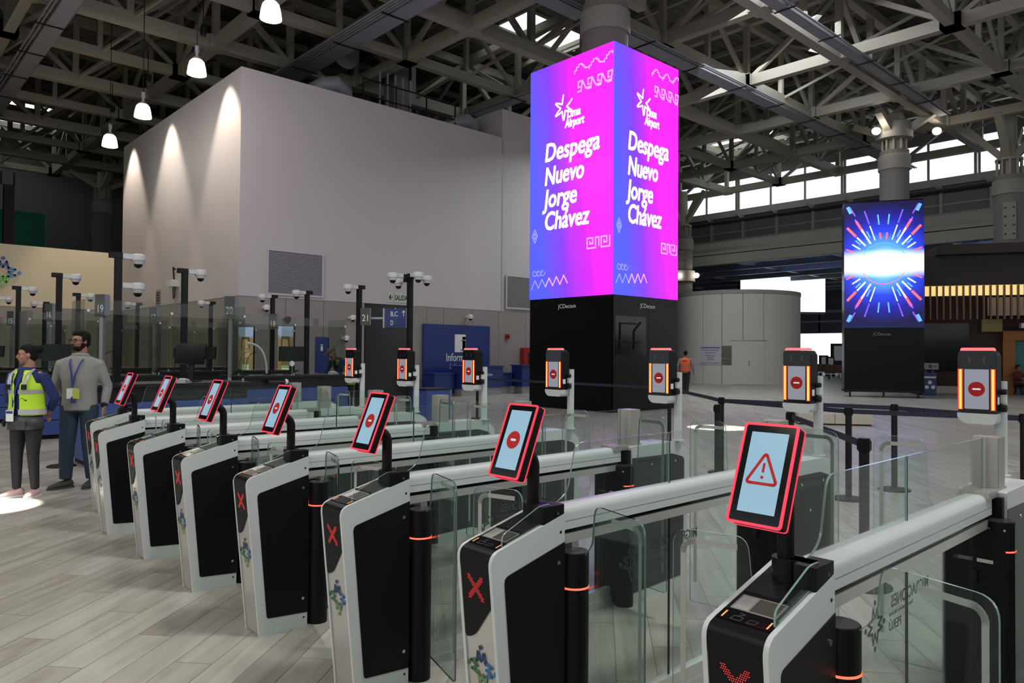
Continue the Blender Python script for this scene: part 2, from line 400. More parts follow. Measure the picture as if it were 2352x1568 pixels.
tray((-40, 3.4, 12.0), (-8, 3.4, 12.0), .5, 'cable_tray', 'long tray hanging in front of the row of pendant lamps', 2)
# big dark air ducts in the roof space
for k, (p, q, r, lb) in enumerate((((-45, -1.5, 13.6), (-12, -1.5, 13.6), .42, 'dark round air duct high over the immigration booths'), ((-30, 12.5, 12.9), (-18, 12.5, 12.9), .5, 'dark round air duct above the white box room'))):
    e = empty('air_duct', p, 0, lb, 'duct'); MB().cyl((0, 0, 0), Vector(q)-Vector(p), r, seg=20).build('duct_pipe', M_trussd, e, True)
    f = MB(); n = 8
    for i in range(n+1): c = (Vector(q)-Vector(p))*i/n; f.cyl(c-Vector((.03, 0, 0)), c+Vector((.03, 0, 0)), r+.03, seg=20)
    tag(f.build('duct_flange', M_galv, e, True), kind='stuff')
    h = MB()
    for i in range(1, n): c = (Vector(q)-Vector(p))*i/n; h.bar(c+Vector((0, 0, r)), c+Vector((0, 0, 1.6)), .03)
    tag(h.build('hanger', M_steelblk, e), kind='stuff')

# ------------------------------------------------------------------ far end wall with clerestory, mezzanine beams, side walls
M_wallg = mat('end_wall_grey', (.20, .22, .215), .7, var=.1, vscale=.3)
M_wallrib = mat('wall_rib', (.40, .42, .40), .6)
M_beamlt = mat('concrete_beam', (.42, .42, .38), .7, var=.08, vscale=.5)
M_win = mat('daylit_glass', (.9, .9, .9), .4, 0, (.86, .96, 1), 1.6)
WY = 45.0
wb = struct(MB().box((-50, WY, 9.6), (17, WY+.3, 11.5)).build('wall_back', M_wallg))
mb = MB(); mb.box((-50, WY-.25, 11.3), (17, WY+.35, 11.75)); mb.box((-50, WY-.12, 9.45), (17, WY+.3, 9.75)); mb.box((-50, WY-.1, 10.2), (17, WY, 10.28))
mb.build('wall_rail', M_wallrib, wb)
mb = MB()
for k in range(27): mb.box((-50+2.5*k, WY-.2, 9.7), (-49.84+2.5*k, WY, 11.4)); mb.bar((-49.9+2.5*k, WY-.1, 11.0), (-50.3+2.5*k, WY-.3, 11.5), .12)
mb.build('wall_rib', M_wallrib, wb)['kind'] = 'stuff'
for k in range(9):
    o = struct(MB().box((-50+7.4*k, WY+.1, 11.75), (-42.8+7.4*k, WY+.14, 13.9)).build('window_%d' % (k+4), M_win))
    f = MB()
    for t in range(4): f.box((-50+7.4*k+2.4*t, WY-.02, 11.75), (-49.88+7.4*k+2.4*t, WY+.2, 13.9))
    f.build('window_frame', M_truss, o)
struct(MB().box((-50, WY, 13.9), (17, WY+.3, 16)).build('wall_top', M_wallg))
m1 = struct(MB().box((-50, WY-1.3, 8.55), (17, WY-.2, 8.8)).box((-50, WY-1.3, 7.9), (17, WY-1.0, 8.6)).box((-50, WY-.9, 8.8), (17, WY-.5, 9.5)).build('trim_1', M_beamlt))
m1['label'] = 'pale concrete edge beam'
# second, lower hall beyond the beam
mb = MB(); mb.box((-55, WY-1, 10.9), (25, 92, 11.0))
struct(mb.build('ceiling_far', mat('far_ceiling', (.055, .055, .075), .7)))
mb = MB()
for k in range(9): mb.bar((-52, 49+4.2*k, 9.4), (20, 49+4.2*k, 9.4), .3, .5); mb.bar((-52, 49+4.2*k, 10.5), (20, 49+4.2*k, 10.5), .25)
for k in range(9): mb.bar((-50+8*k, WY, 9.5), (-50+8*k, 84, 9.5), .3)
for k in range(9):
    for t in range(20): mb.bar((-50+3.4*t, 49+4.2*k, 9.4), (-48.3+3.4*t, 49+4.2*k, 10.5), .14); mb.bar((-48.3+3.4*t, 49+4.2*k, 10.5), (-46.6+3.4*t, 49+4.2*k, 9.4), .14)
mb.build('far_beams', mat('far_beam', (.30, .30, .36), .5), wb)['kind'] = 'stuff'
M_bluelight = mat('bluish_rooflight', (.5, .6, .9), .5, 0, (.35, .5, 1), 1.5)
for k, (x, y) in enumerate(((-27.5, 57), (-24.5, 57), (-21.5, 57), (-18.5, 57), (-9, 54), (-4, 54))):
    struct(MB().box((x, y, 10.1), (x+2.2, y+2.4, 10.16)).build('window_%d' % (k+13), M_bluelight))
# end of the far hall, with the bright opening
fw_ = struct(MB().box((-60, 84, 0), (-41, 84.3, 11)).box((-41, 84, 4.2), (-27, 84.3, 11)).box((-27, 84, 0), (25, 84.3, 11)).build('wall_far', mat('far_wall', (.13, .14, .17), .7)))
o = struct(MB().box((-41, 84.2, 0), (-27, 84.25, 4.2)).build('window_19', M_win))
f = MB()
for k in range(6): f.box((-41+2.8*k, 84.0, 4.3), (-40.8+2.8*k, 84.2, 6.6))
f.box((-41, 83.9, 5.5), (-27, 84.1, 5.7)); f.box((-60, 83.8, 6.6), (25, 84.1, 6.9)); f.build('window_frame', M_wallrib, o)
# side wall to the right (out of view) and behind it the open terminal front
struct(MB().box((17, -26, 0), (17.3, 45, 3)).box((17, -26, 9), (17.3, 45, 16)).build('wall_right', M_wallg))
struct(MB().box((-50.3, -26, 0), (-50, 84, 16)).build('wall_outer', mat('dim_wall', (.12, .13, .12), .8)))
struct(MB().box((-50, -12.3, 8.5), (17, -12, 16)).box((-50, -12.3, 0), (-14, -12, 8.5)).build('wall_near', M_wallg))

# ------------------------------------------------------------------ white box room
M_wallw = mat('white_wall', (.49, .455, .47), .75, var=.02, vscale=.25, bump=.02, bscale=20)
M_band = mat('grey_cladding', (.27, .24, .225), .5, var=.04, vscale=.5)
M_bandd = mat('doorway_dark', (.02, .022, .022), .3)
bx = -15.39; by = 7.41; bt = 10.35; bz = 3.28
room = struct(MB().box((-27.8, by, bz), (bx, 18.2, bt)).build('wall_box', M_wallw))
r2 = struct(MB().box((-27.8, 18.25, bz), (bx-.05, 30, 11.55)).build('wall_box_far', M_wallw))
MB().box((-27.7, by+.06, 0), (bx-.06, 30, bz)).build('cladding_core', M_bandd, room)
y = by+.02; first = True
edges = [7.43, 8.95, 10.3, 11.86]
for a, b in list(zip(edges[:-1], edges[1:]))+[(13.7, 14.5), (14.5, 15.3), (15.3, 16.7), (16.7, 18.1), (18.1, 19.6), (19.6, 21.1), (21.1, 22.6)]:
    MB().box((bx-.08, a+.008, 0), (bx-.01, b-.008, bz-.01)).build('wall_panel', M_band, room)
for k in range(9):
    MB().box((bx-.02-1.36*(k+1)+.008, by+.005, 0), (bx-.02-1.36*k-.008, by+.05, bz-.01)).build('wall_panel', M_band, room)
# doorway in the side of the box room
struct(MB().box((bx-.3, 11.9, 0), (bx-.03, 13.66, 3.2)).build('door_1', M_bandd))
def vent(y0, y1, z0, z1, label):
    v = empty('wall_vent', (bx, y0, z0), 0, label, 'vent')
    w, h = y1-y0, z1-z0; f = MB()
    f.box((0, -.06, -.06), (.05, w+.06, 0)).box((0, -.06, h), (.05, w+.06, h+.06)).box((0, -.06, 0), (.05, 0, h)).box((0, w, 0), (.05, w+.06, h))
    f.build('frame', M_wallw, v); MB().box((-.0, 0, 0), (.006, w, h)).build('backing', M_steelblk, v)
    s = MB(); n = int(h/.04)
    for i in range(n): s.box((.008, 0, i*h/n), (.03, w, i*h/n+.026))
    tag(s.build('louvres', mat('louvre_grey', (.30, .30, .31), .5, .3), v), kind='stuff')
vent(8.34, 10.2, 3.42, 4.76, 'large square louvred vent low on the white box room, left of the exit sign')
vent(18.5, 20.6, 3.45, 4.72, 'square louvred vent half hidden behind the tall screen column')
# small wall fittings
def wallthing(name, lab, cat, fn, loc): e = empty(name, loc, 0, lab, cat); fn(e); return e
wallthing('wall_grille', 'small square air grille on the lamp-lit side of the box room', 'grille', lambda e: (MB().box((-.25, -.04, -.3), (.25, 0, .3)).build('frame', M_band, e), [MB().box((-.2, -.05, -.25+.1*k), (.2, -.03, -.2+.1*k)).build('slat', M_steelblk, e) for k in range(5)]), (-22.85, by, 3.6))
wallthing('wall_projector', 'small white projector camera with a cable loop on the lamp-lit wall', 'camera', lambda e: (MB().box((-.3, -.3, -.12), (.25, 0, .12)).build('housing', M_white, e), MB().tube([(0, -.1, .1), (-.05, -.12, .6), (.1, -.1, .5)], .03, 6).build('cable', M_black, e), MB().tube([(.1, -.1, -.1), (.15, -.12, -.5), (-.05, -.1, -.55), (-.1, -.1, -.1)], .02, 6).build('cable', M_black, e)), (-20.9, by, 4.0))
struct(MB().box((bx, 18.2, bz), (bx+.01, 18.24, bt)).build('trim_2', M_bracket))
# beige wall beyond the booths
M_beige = mat('beige_wall', (.62, .54, .40), .75, var=.02, vscale=.3)
wl = struct(MB().box((-28.2, -14, bz), (-27.8, by, 5.72)).build('wall_left', M_beige))
MB().box((-28.2, -14, 0), (-27.86, by, bz)).build('cladding_core', M_bandd, wl)
for k in range(14): MB().box((-27.86, by-1.45*(k+1)+.01, 0), (-27.8, by-1.45*k-.01, bz-.01)).build('wall_panel', M_band, wl)
e = empty('wall_emblem', (-27.78, 3.15, 4.62), 0, 'blue and green emblem of four figures on the beige wall', 'emblem')
emblem(1.35, [mat('bright_navy', (.03, .04, .38), .4), mat('bright_blue', (.03, .24, .60), .4), mat('bright_lime', (.14, .60, .05), .4), mat('bright_green', (.03, .30, .15), .4)], 'figures', e, frame((0, 0, 0), (0, 1, 0)), .06)
# green netting beyond the beige wall, dark post in front of it
M_net = mat('green_netting', (.02, .17, .12), .9, var=.3, vscale=2)
a = []
for k in range(60): a.append((-40+.04*math.sin(k*.9), -8+k*.25))
e = empty('netting', (0, 0, 0), 0, 'green construction netting hanging beyond the beige wall', 'netting')
mb = MB()
for p, q in zip(a[:-1], a[1:]):
    mb.add([(p[0], p[1], 5), (q[0], q[1], 5), (q[0], q[1], 9.0), (p[0], p[1], 9.0)], [(0, 1, 2, 3)])
mb.build('sheet', M_net, e, True); MB().cyl((-40, -8, 9.02), (-40, 7, 9.02), .03).build('rail', M_galv, e)
tag(MB().box((-34.2, 4.0, 0), (-33.8, 4.4, 9.2)).cyl((-34, 3.9, 9.2), (-34, 3.9, 9.8), .04).cyl((-34, 4.4, 9.2), (-34, 4.4, 9.8), .04).build('steel_post', mat('rust_black', (.03, .02, .018), .8)), 'dark steel post with two pins above the beige wall', 'post')

# ------------------------------------------------------------------ round pillars
M_conc = mat('concrete', (.19, .175, .165), .8, var=.12, vscale=.6)
M_concl = mat('concrete_light', (.27, .255, .235), .7, var=.05)
M_lampon = mat('floodlight_on', (1, 1, 1), .4, 0, (1, .9, .8), 8)
def pillar(x, y, r, z1, label, collar=None, lights=(), plates=False):
    e = empty('round_pillar', (x, y, 0), 0, label, 'pillar')
    MB().cyl((0, 0, 0), (0, 0, z1), r, seg=36).build('shaft', M_conc, e, True)
    MB().cyl((0, 0, z1), (0, 0, ZB+.2), r*.62, r*.5, seg=20).build('neck', M_truss, e, True)
    c = MB().lathe([(r+.02, z1-.9), (r+.06, z1-.88), (r+.06, z1-.25), (r+.02, z1-.2)], seg=36); c.build('collar', M_concl, e, True)
    v = MB()
    for k in range(10): a = 2*PI*k/10; v.bar((r*.8*math.cos(a), r*.8*math.sin(a), z1), (r*.8*math.cos(a), r*.8*math.sin(a), z1+.7), .08)
    v.cyl((0, 0, z1+.7), (0, 0, z1+.8), r*.9, seg=24); v.build('capital', M_truss, e)
    b = MB()
    for k in range(4):
        a = PI/2*k; b.bar((0, 0, z1+.6), (1.8*math.cos(a), 1.8*math.sin(a), ZB), .3)
    b.build('bracket', M_truss, e)
    if collar is not None:
        MB().lathe([(r+.02, collar-.55), (r+.14, collar-.5), (r+.14, collar+.35), (r+.02, collar+.4)], seg=36).build('lamp_ring', M_concl, e, True)
    for (dx, dy, dz) in lights:
        d = Vector((dx, dy, 0)); k = d.normalized()
        l = MB().bar(k*r, d, .06); l.cyl(d+Vector((0, 0, dz)), d+Vector(_fw)*-.28+Vector((0, 0, dz)), .13, .20, seg=16); o = l.build('floodlight', M_steelblk, e, True)
        p = d+Vector(_fw)*-.285+Vector((0, 0, dz)); MB().ball(tuple(p), (.17, .17, .12)).build('bulb', M_lampon, o, True)
        lamp('POINT', 'floodlight_glow', Vector((x, y, 0))+p-_fw*.25, (0, 0, 0), 12, (1, .9, .78), shadow_soft_size=.15)
        o.location.z = 0
    if plates:
        pl = MB(); a = math.atan2(CAM.y-y, CAM.x-x)
        R = Matrix.Rotation(a, 4, 'Z')
        pl.box((r-.02, -.25, 6.9), (r+.04, .25, 8.6), M=R); o = pl.build('bolt_plate', M_concl, e)
        bl = MB()
        for i in range(4):
            for s in (-.16, .16): bl.cyl(R @ Vector((r+.04, s, 7.15+.4*i)), R @ Vector((r+.08, s, 7.15+.4*i)), .035, seg=8)
        bl.build('bolt', M_steelblk, o)
    return e
pillar(-7.3, 15.05, .68, 11.9, 'thick concrete pillar rising out of the pink and blue screen column')
P2 = (-6.1, 34.2)
pillar(*P2, .62, 11.0, 'concrete pillar behind the blue starburst screen, fitted with two lit floodlights')
pillar(-22.3, 41.0, .72, 9.6, 'pale concrete pillar behind the round white kiosk', plates=True)
pillar(-2.5, 38.1, .62, 9.9, 'concrete pillar with a bolted plate rising behind the dark restaurant', plates=True)
pillar(-45.4+1, 10.6, .55, 11.0, 'grey pillar far behind the beige wall beside the box room')
def ringlights(x, y, r, z, spots, label, d=None):
    e = empty('light_ring', (x, y, z), 0, label, 'light')
    MB().lathe([(r+.02, -.4), (r+.16, -.36), (r+.16, .36), (r+.02, .4)], seg=36).build('ring', M_concl, e, True)
    for sx, dz in spots:
        p = _r*sx-_fw*.1+Vector((0, 0, dz)); k = Vector((p.x, p.y, 0)).normalized()
        o = MB().bar(Vector((k.x*r, k.y*r, dz)), p, .07).cyl(p, p-_fw*.25, .12, .22, seg=16).build('floodlight', M_steelblk, e, True)
        MB().ball(tuple(p-_fw*.27), (.2, .2, .17)).build('bulb', M_lampon, o, True)
        lamp('POINT', 'floodlight_glow', Vector((x, y, z))+p-_fw*.8, (0, 0, 0), 20, (1, .88, .75), shadow_soft_size=.2)
ringlights(*P2, .62, 11.9, ((-1.02, -.05), (1.75, -.05)), 'pale ring with two bright floodlights round the pillar above the starburst screen')
ringlights(-22.3, 41.0, .72, 6.9, ((-.36, 0), (.9, .06)), 'pale ring with two glaring floodlights above the round white kiosk')
tag(MB().box((-18.7, 14.7, 10), (-18.0, 15.4, 14.8)).build('square_pillar', M_conc), 'square concrete pillar standing behind the white box room', 'pillar')
# pipes and railing on top of the box room
def rooftop():
    e = empty('guard_rail', (-16.2, 12.2, bt+.005), 0, 'black steel guard rail on top of the white box room', 'railing')
    for z in (.5, 1.1): MB().cyl((0, 0, z), (0, 4.2, z), .03, seg=8).build('rail', M_steelblk, e, True)
    for k in range(4): MB().cyl((0, 1.4*k, 0), (0, 1.4*k, 1.15), .03, seg=8).build('post', M_steelblk, e, True)
    e = empty('pipe_riser', (-17, 13.4, bt+.005), 0, 'bundle of slim pipes rising from the box room roof', 'pipe')
    for k in range(5): MB().cyl((.1*k, .28*k, 0), (.1*k, .28*k, 1.9-.05*k), .045, seg=8).build('pipe', M_galv, e, True)
    for nm, y, lb in (('foil_duct', 11.0, 'silver foil duct lying on the edge of the box room roof'), ('foil_duct', 16.9, 'bright curved duct end on the box room roof by the corner')):
        e = empty(nm, (-16.3, y, bt+.2), 0, lb, 'duct')
        pts = [(-.5, -.6, .1), (0, -.3, .3), (.1, .1, .38), (0, .5, .25), (-.4, .8, .05)]
        MB().tube(pts, [.25, .28, .3, .28, .25], 14).build('duct_body', M_galv, e, True); MB().cyl((-.6, -.65, .15), (-.48, -.58, .15), .3).build('clamp', M_steelblk, e, True)
rooftop()

# ------------------------------------------------------------------ pink and blue screen column
def gradmat(name, fn_nodes, strength=1):
    m = bpy.data.materials.new(name); m.use_nodes = True; nt = m.node_tree; nt.nodes.clear()
    o = nt.nodes.new('ShaderNodeOutputMaterial'); e = nt.nodes.new('ShaderNodeEmission'); e.inputs[1].default_value = strength
    col = fn_nodes(nt); nt.links.new(col, e.inputs[0])
    g = nt.nodes.new('ShaderNodeBsdfGlossy'); g.inputs['Roughness'].default_value = .4; g.inputs[0].default_value = (.04, .04, .04, 1)
    a = nt.nodes.new('ShaderNodeAddShader'); nt.links.new(e.outputs[0], a.inputs[0]); nt.links.new(g.outputs[0], a.inputs[1])
    nt.links.new(a.outputs[0], o.inputs[0]); return m
def pinkblue(nt):
    N = nt.nodes; L = nt.links
    tc = N.new('ShaderNodeTexCoord'); sp = N.new('ShaderNodeSeparateXYZ'); L.new(tc.outputs['Generated'], sp.inputs[0])
    # generated coordinates run 0..1 across the screen: blue edge to pink edge, bluer towards the bottom
    mxx = N.new('ShaderNodeMath'); mxx.operation = 'MULTIPLY_ADD'; L.new(sp.outputs[0], mxx.inputs[0]); mxx.inputs[1].default_value = 1; mxx.inputs[2].default_value = 0
    a = N.new('ShaderNodeMath'); a.operation = 'MULTIPLY_ADD'; L.new(sp.outputs[2], a.inputs[0]); a.inputs[1].default_value = .30; L.new(mxx.outputs[0], a.inputs[2])
    no = N.new('ShaderNodeTexNoise'); no.inputs['Scale'].default_value = 3; mp = N.new('ShaderNodeMapping'); mp.inputs['Scale'].default_value = (1, 1, .15); L.new(tc.outputs['Generated'], mp.inputs[0]); L.new(mp.outputs[0], no.inputs['Vector'])
    b = N.new('ShaderNodeMath'); b.operation = 'MULTIPLY_ADD'; L.new(no.outputs['Fac'], b.inputs[0]); b.inputs[1].default_value = .3; L.new(a.outputs[0], b.inputs[2])
    cr = N.new('ShaderNodeValToRGB'); E_ = cr.color_ramp.elements
    E_[0].position = .36; E_[0].color = (.085, .10, 1, 1); E_[1].position = 1.16; E_[1].color = (1, .02, 1, 1)
    e = E_.new(.66); e.color = (.22, .045, 1, 1); e = E_.new(.92); e.color = (.66, .02, 1, 1)
    L.new(b.outputs[0], cr.inputs[0]); return cr.outputs[0]
M_pink = gradmat('pink_blue_screen', pinkblue, 1.25)
M_wtext = mat('glowing_white', (.8, .8, .8), .5, 0, (1, 1, .98), 1.05)
M_lpink = mat('glowing_pink', (.8, .3, .8), .5, 0, (1, .42, 1), .95)
M_lblue = mat('glowing_blue', (.4, .4, .8), .5, 0, (.30, .30, 1), .95)
M_colblk = mat('column_black', (.006, .006, .007), .25, spec=.15)
CX, CY, CW, CD = -5.72, 13.55, 3.17, 2.93
col = empty('screen_column', (CX-CW/2, CY+CD/2, 0), 0, 'tall square advertising column with pink and blue screens', 'screen')
hw, hd = CW/2, CD/2
MB().box((-hw+.02, -hd+.02, 0), (hw-.02, hd-.02, 3.16)).box((-hw+.1, -hd+.1, 3.1), (hw-.1, hd-.1, 9.9)).build('plinth', M_colblk, col)
MB().box((-hw, -hd-.0, .08), (hw, -hd+.02, 3.16)).build('plinth_panel', M_colblk, col)
MB().box((hw-.02, -hd, .08), (hw, -hd+1.55, 3.16)).box((hw-.02, -hd+1.56, .08), (hw, hd, 3.16)).build('plinth_panel', M_colblk, col)
MB().box((hw-.03, -hd+.1, 1.55), (hw+.005, -hd+1.45, 2.6)).build('service_hatch', M_gloss, col)
h = MB()
for a_, b_ in (((.3, 1.7), (.3, 2.4)), ((.3, 2.4), (1.0, 2.4)), ((.5, 1.9), (1.2, 1.9)), ((.9, 1.7), (.9, 2.2)), ((.9, 2.2), (1.2, 2.45))): h.bar((hw+.01, -hd+a_[0], a_[1]), (hw+.01, -hd+b_[0], b_[1]), .04)
h.build('hatch_bracket', M_steelblk, col)
# the two visible LED faces (built in their own x-z plane so the picture runs across them)
def screen_face(w, z0, z1, M, kids, parent, mtl, name='led_screen'):
    o = MB().box((0, -.03, 0), (w, 0, z1-z0)).build(name, mtl, parent); o.matrix_local = M
    kids(o); return o
def pat(o, w, H, flip):
    F = frame((0, -.035, 0), (1, 0, 0))
    def rib(pts, lw, m, nm='screen_pattern'): MB().ribbon(pts, lw, 'xy', 0, .002, M=F).build(nm, m, o)
    k = w/3.17; r = lambda x: x*w
    def stairs(x, z, n, s):
        P = [(x, z)]
        for i in range(n):
            for dx, dz in ((0, .5), (.3, 0), (0, .5), (.3, 0), (0, .35), (.5, 0), (0, -.35), (.25, 0), (0, -.45), (.25, 0), (0, -.2), (.5, 0)): P.append((P[-1][0]+dx*s*k, P[-1][1]+dz*s*.62))
            P.append((P[-1][0], z+.03*i))
        return [p for p in P if p[0] <= w*.995]
    rib(stairs(r(.56), H*.925, 4, .26), .035, M_lpink)
    for i in range(4):
        x = r(.6)+i*.36*k; z = H*.845
        P = [(x, z), (x+.12*k, z), (x+.17*k, z+.28), (x+.02*k, z+.28), (x+.02*k, z+.12), (x+.08*k, z+.12)]
        P2_ = [(x+.17*k, z+.28), (x+.30*k, z+.04), (x+.48*k, z+.04)]
        for q in (P, P2_):
            q = [p for p in q if p[0] < w*.995]
            if len(q) > 1: rib(q, .045, M_lpink)
    for i in range(2):
        x = r(.72)+i*.5*k; z = H*.192
        q = [p for p in [(x, z), (x, z+.28), (x+.2*k, z+.28), (x+.2*k, z+.12), (x+.1*k, z+.12), (x+.1*k, z+.18)] if p[0] < w*.995]; rib(q, .04, M_lpink)
        q = [p for p in [(x, z), (x+.3*k, z), (x+.3*k, z+.28), (x+.42*k, z+.28), (x+.42*k, z+.05)] if p[0] < w*.995]; rib(q, .04, M_lpink)
    for i in range(3):
        c = (r(.07)+.16*k*i, H*.115); rib([(c[0]+(.03+.012*t)*k*math.cos(t*.8), c[1]+(.03+.012*t)*math.sin(t*.8)) for t in range(9)], .02, M_lblue)
    Z = []
    for i in range(11): Z.append((r(.03)+.145*k*i, H*.045+(.24 if i % 2 else 0)+.01*i))
    rib(Z[:5], .03, M_lblue); rib(Z[4:], .035, M_lpink)
    for s in (.20, .09): c = (r(.07), H*.275); rib([(c[0], c[1]+s), (c[0]+s*.55*k, c[1]), (c[0], c[1]-s), (c[0]-s*.55*k, c[1]), (c[0], c[1]+s)], .028, M_lblue)
    # six-pointed swoosh star above the airport name
    cx, cz = r(.43), H*.80
    for i in range(5):
        a0 = PI/2+2*PI*i/6+(PI/6); pts = []
        for t in range(7): f_ = t/6-.5; a_ = a0+f_*.98; rr = .12+.95*f_*f_; pts.append((cx+rr*k*math.cos(a_), cz+rr*math.sin(a_)))
        rib(pts, .05, M_wtext, 'airport_star')
    text('airport_name', 'Lima', .34, M_wtext, o, frame((cx+.12*k, -.036, cz-.33), (1, 0, 0)), 0, .16, fit=.50*k, heavy=.008)
    text('airport_name', 'Airport', .34, M_wtext, o, frame((cx+.06*k, -.036, cz-.60), (1, 0, 0)), 0, .16, fit=.72*k, heavy=.01)
    for wd, z, fw in (('Despega', 4.0, 2.06), ('Nuevo', 3.31, 1.50), ('Jorge', 2.66, 1.33), ('Chávez', 2.0, 1.70)):
        text('slogan', wd, .74, M_wtext, o, frame((.6*k, -.037, z), (1, 0, 0)), 0, .16, fit=fw*k*(.96 if flip else 1), heavy=.013)
screen_face(CW, 3.16, 9.95, Matrix.Translation((-hw, -hd, 3.16)), lambda o: pat(o, CW, 6.79, 0), col, M_pink)
screen_face(CD, 3.16, 9.95, Matrix.Translation((hw, -hd, 3.16)) @ Matrix.Rotation(PI/2, 4, 'Z'), lambda o: pat(o, CD, 6.79, 1), col, M_pink)
text('maker_name', 'JCDecaux', .17, M_letter, col, frame((-.42, -hd-.004, 2.86), (1, 0, 0)), 0, 0, 1.0)
text('maker_name', 'JCDecaux', .17, M_letter, col, frame((hw+.004, -.28, 2.86), (0, 1, 0)), 0, 0, 1.0)

# ------------------------------------------------------------------ starburst screen tower
def burst(nt):
    N = nt.nodes; L = nt.links
    tc = N.new('ShaderNodeTexCoord'); mp = N.new('ShaderNodeMapping'); mp.inputs['Location'].default_value = (-.5, 0, -.51); L.new(tc.outputs['Generated'], mp.inputs[0])
    m2 = N.new('ShaderNodeMapping'); m2.inputs['Scale'].default_value = (.55, 0, 1); L.new(mp.outputs[0], m2.inputs[0])
    ln = N.new('ShaderNodeVectorMath'); ln.operation = 'LENGTH'; L.new(m2.outputs[0], ln.inputs[0])
    sp = N.new('ShaderNodeSeparateXYZ'); L.new(mp.outputs[0], sp.inputs[0]); ab = N.new('ShaderNodeMath'); ab.operation = 'ABSOLUTE'; L.new(sp.outputs[2], ab.inputs[0])
    cr = N.new('ShaderNodeValToRGB'); E_ = cr.color_ramp.elements; E_[0].position = .06; E_[0].color = (.55, .9, 1, 1); E_[1].position = .47; E_[1].color = (.005, .004, .06, 1)
    for p, c in ((.14, (.12, .45, 1, 1)), (.25, (.02, .06, .9, 1)), (.36, (.012, .01, .35, 1))): e = E_.new(p); e.color = c
    L.new(ln.outputs['Value'], cr.inputs[0])
    c2 = N.new('ShaderNodeValToRGB'); c2.color_ramp.elements[0].position = .045; c2.color_ramp.elements[0].color = (1.0, 1.0, 1.0, 1); c2.color_ramp.elements[1].position = .115; c2.color_ramp.elements[1].color = (0, 0, 0, 1)
    L.new(ab.outputs[0], c2.inputs[0])
    ad = N.new('ShaderNodeMix'); ad.data_type = 'RGBA'; ad.blend_type = 'ADD'; ad.inputs['Factor'].default_value = 1; L.new(cr.outputs[0], ad.inputs['A']); L.new(c2.outputs[0], ad.inputs['B'])
    return ad.outputs['Result']
M_burst = gradmat('starburst_screen', burst, 1.15)
rz = math.radians(28)
TU = Vector((math.cos(rz), math.sin(rz), 0))
tc_ = Vector((-4.05, 27.45, 0)); TW, TD = 2.72, .9
tw = empty('screen_tower', tc_, rz, 'black tower carrying a blue starburst screen', 'screen')
MB().box((-TW/2, 0, .28), (TW/2, TD, 7.45)).build('housing', M_colblk, tw)
f = MB().box((-TW/2-.02, -.05, .2), (TW/2+.02, TD, .28))
for x in (-TW/2+.2, 0, TW/2-.2): f.box((x-.03, -.02, 0), (x+.03, .04, .22))
f.build('base_rail', M_steelblk, tw)
def burst_kids(o):
    F = frame((TW/2, -.035, 4.77*.51), (1, 0, 0)); mb = {}
    cols = [mat('ray_white', (1, 1, 1), .5, 0, (.55, .85, 1), 1.3), mat('ray_red', (1, .2, .2), .5, 0, (1, .10, .13), 1.2), mat('ray_violet', (.4, .2, 1), .5, 0, (.10, .04, .9), 1.0), mat('ray_blue', (.2, .5, 1), .5, 0, (.06, .30, 1), 1.3)]
    for s in (-1, 1):
        for k, (a, r0, r1, c, w) in enumerate(((6, 1.5, 1.85, 3, .05), (6, .95, 1.15, 1, .06), (18, .95, 1.5, 0, .04), (18, 1.6, 2.1, 2, .05), (30, .9, 1.5, 0, .06), (30, 1.4, 1.85, 1, .09), (30, 1.75, 1.95, 2, .06), (42, .95, 1.35, 0, .06), (42, 1.45, 1.85, 1, .09), (55, 1.0, 1.3, 0, .05), (66, 1.15, 1.4, 1, .05), (47, 1.1, 1.3, 3, .06), (25, 1.1, 1.35, 3, .05), (28, 2.1, 2.45, 2, .05))):
            for t in (-1, 1):
                an = math.radians(a)*t
                p = (r0*math.sin(an), s*r0*math.cos(an)); q = (r1*math.sin(an), s*r1*math.cos(an))
                if abs(q[0]) > TW/2-.02: continue
                if s < 0 and k == 1: continue
                mb.setdefault(c, MB()).ribbon([p, q], w, 'xy', 0, .002, M=F)
        for t in (-1, 1):
            mb.setdefault(3, MB()).ribbon([(t*1.22, s*2.16), (t*1.14, s*1.98)], .12, 'xy', 0, .002, M=F)
    mb.setdefault(3, MB()).ribbon([(.78*math.cos(t), .78*math.sin(t)) for t in [PI*(.15+.7*i/16) for i in range(17)]], .022, 'xy', 0, .002, M=F)
    mb.setdefault(1, MB()).ribbon([(.78*math.cos(t), -.78*math.sin(t)) for t in [PI*(.15+.7*i/16) for i in range(17)]], .022, 'xy', 0, .002, M=F)
    for c, b in mb.items(): tag(b.build('light_ray', cols[c], o), kind='stuff')
screen_face(TW, 2.63, 7.4, Matrix.Translation((-TW/2, -.01, 2.63)), burst_kids, tw, M_burst)
text('maker_name', 'JCDecaux', .15, mat('dim_lettering', (.2, .2, .2), .5), tw, frame((-.35, -.003, 2.35), (1, 0, 0)))

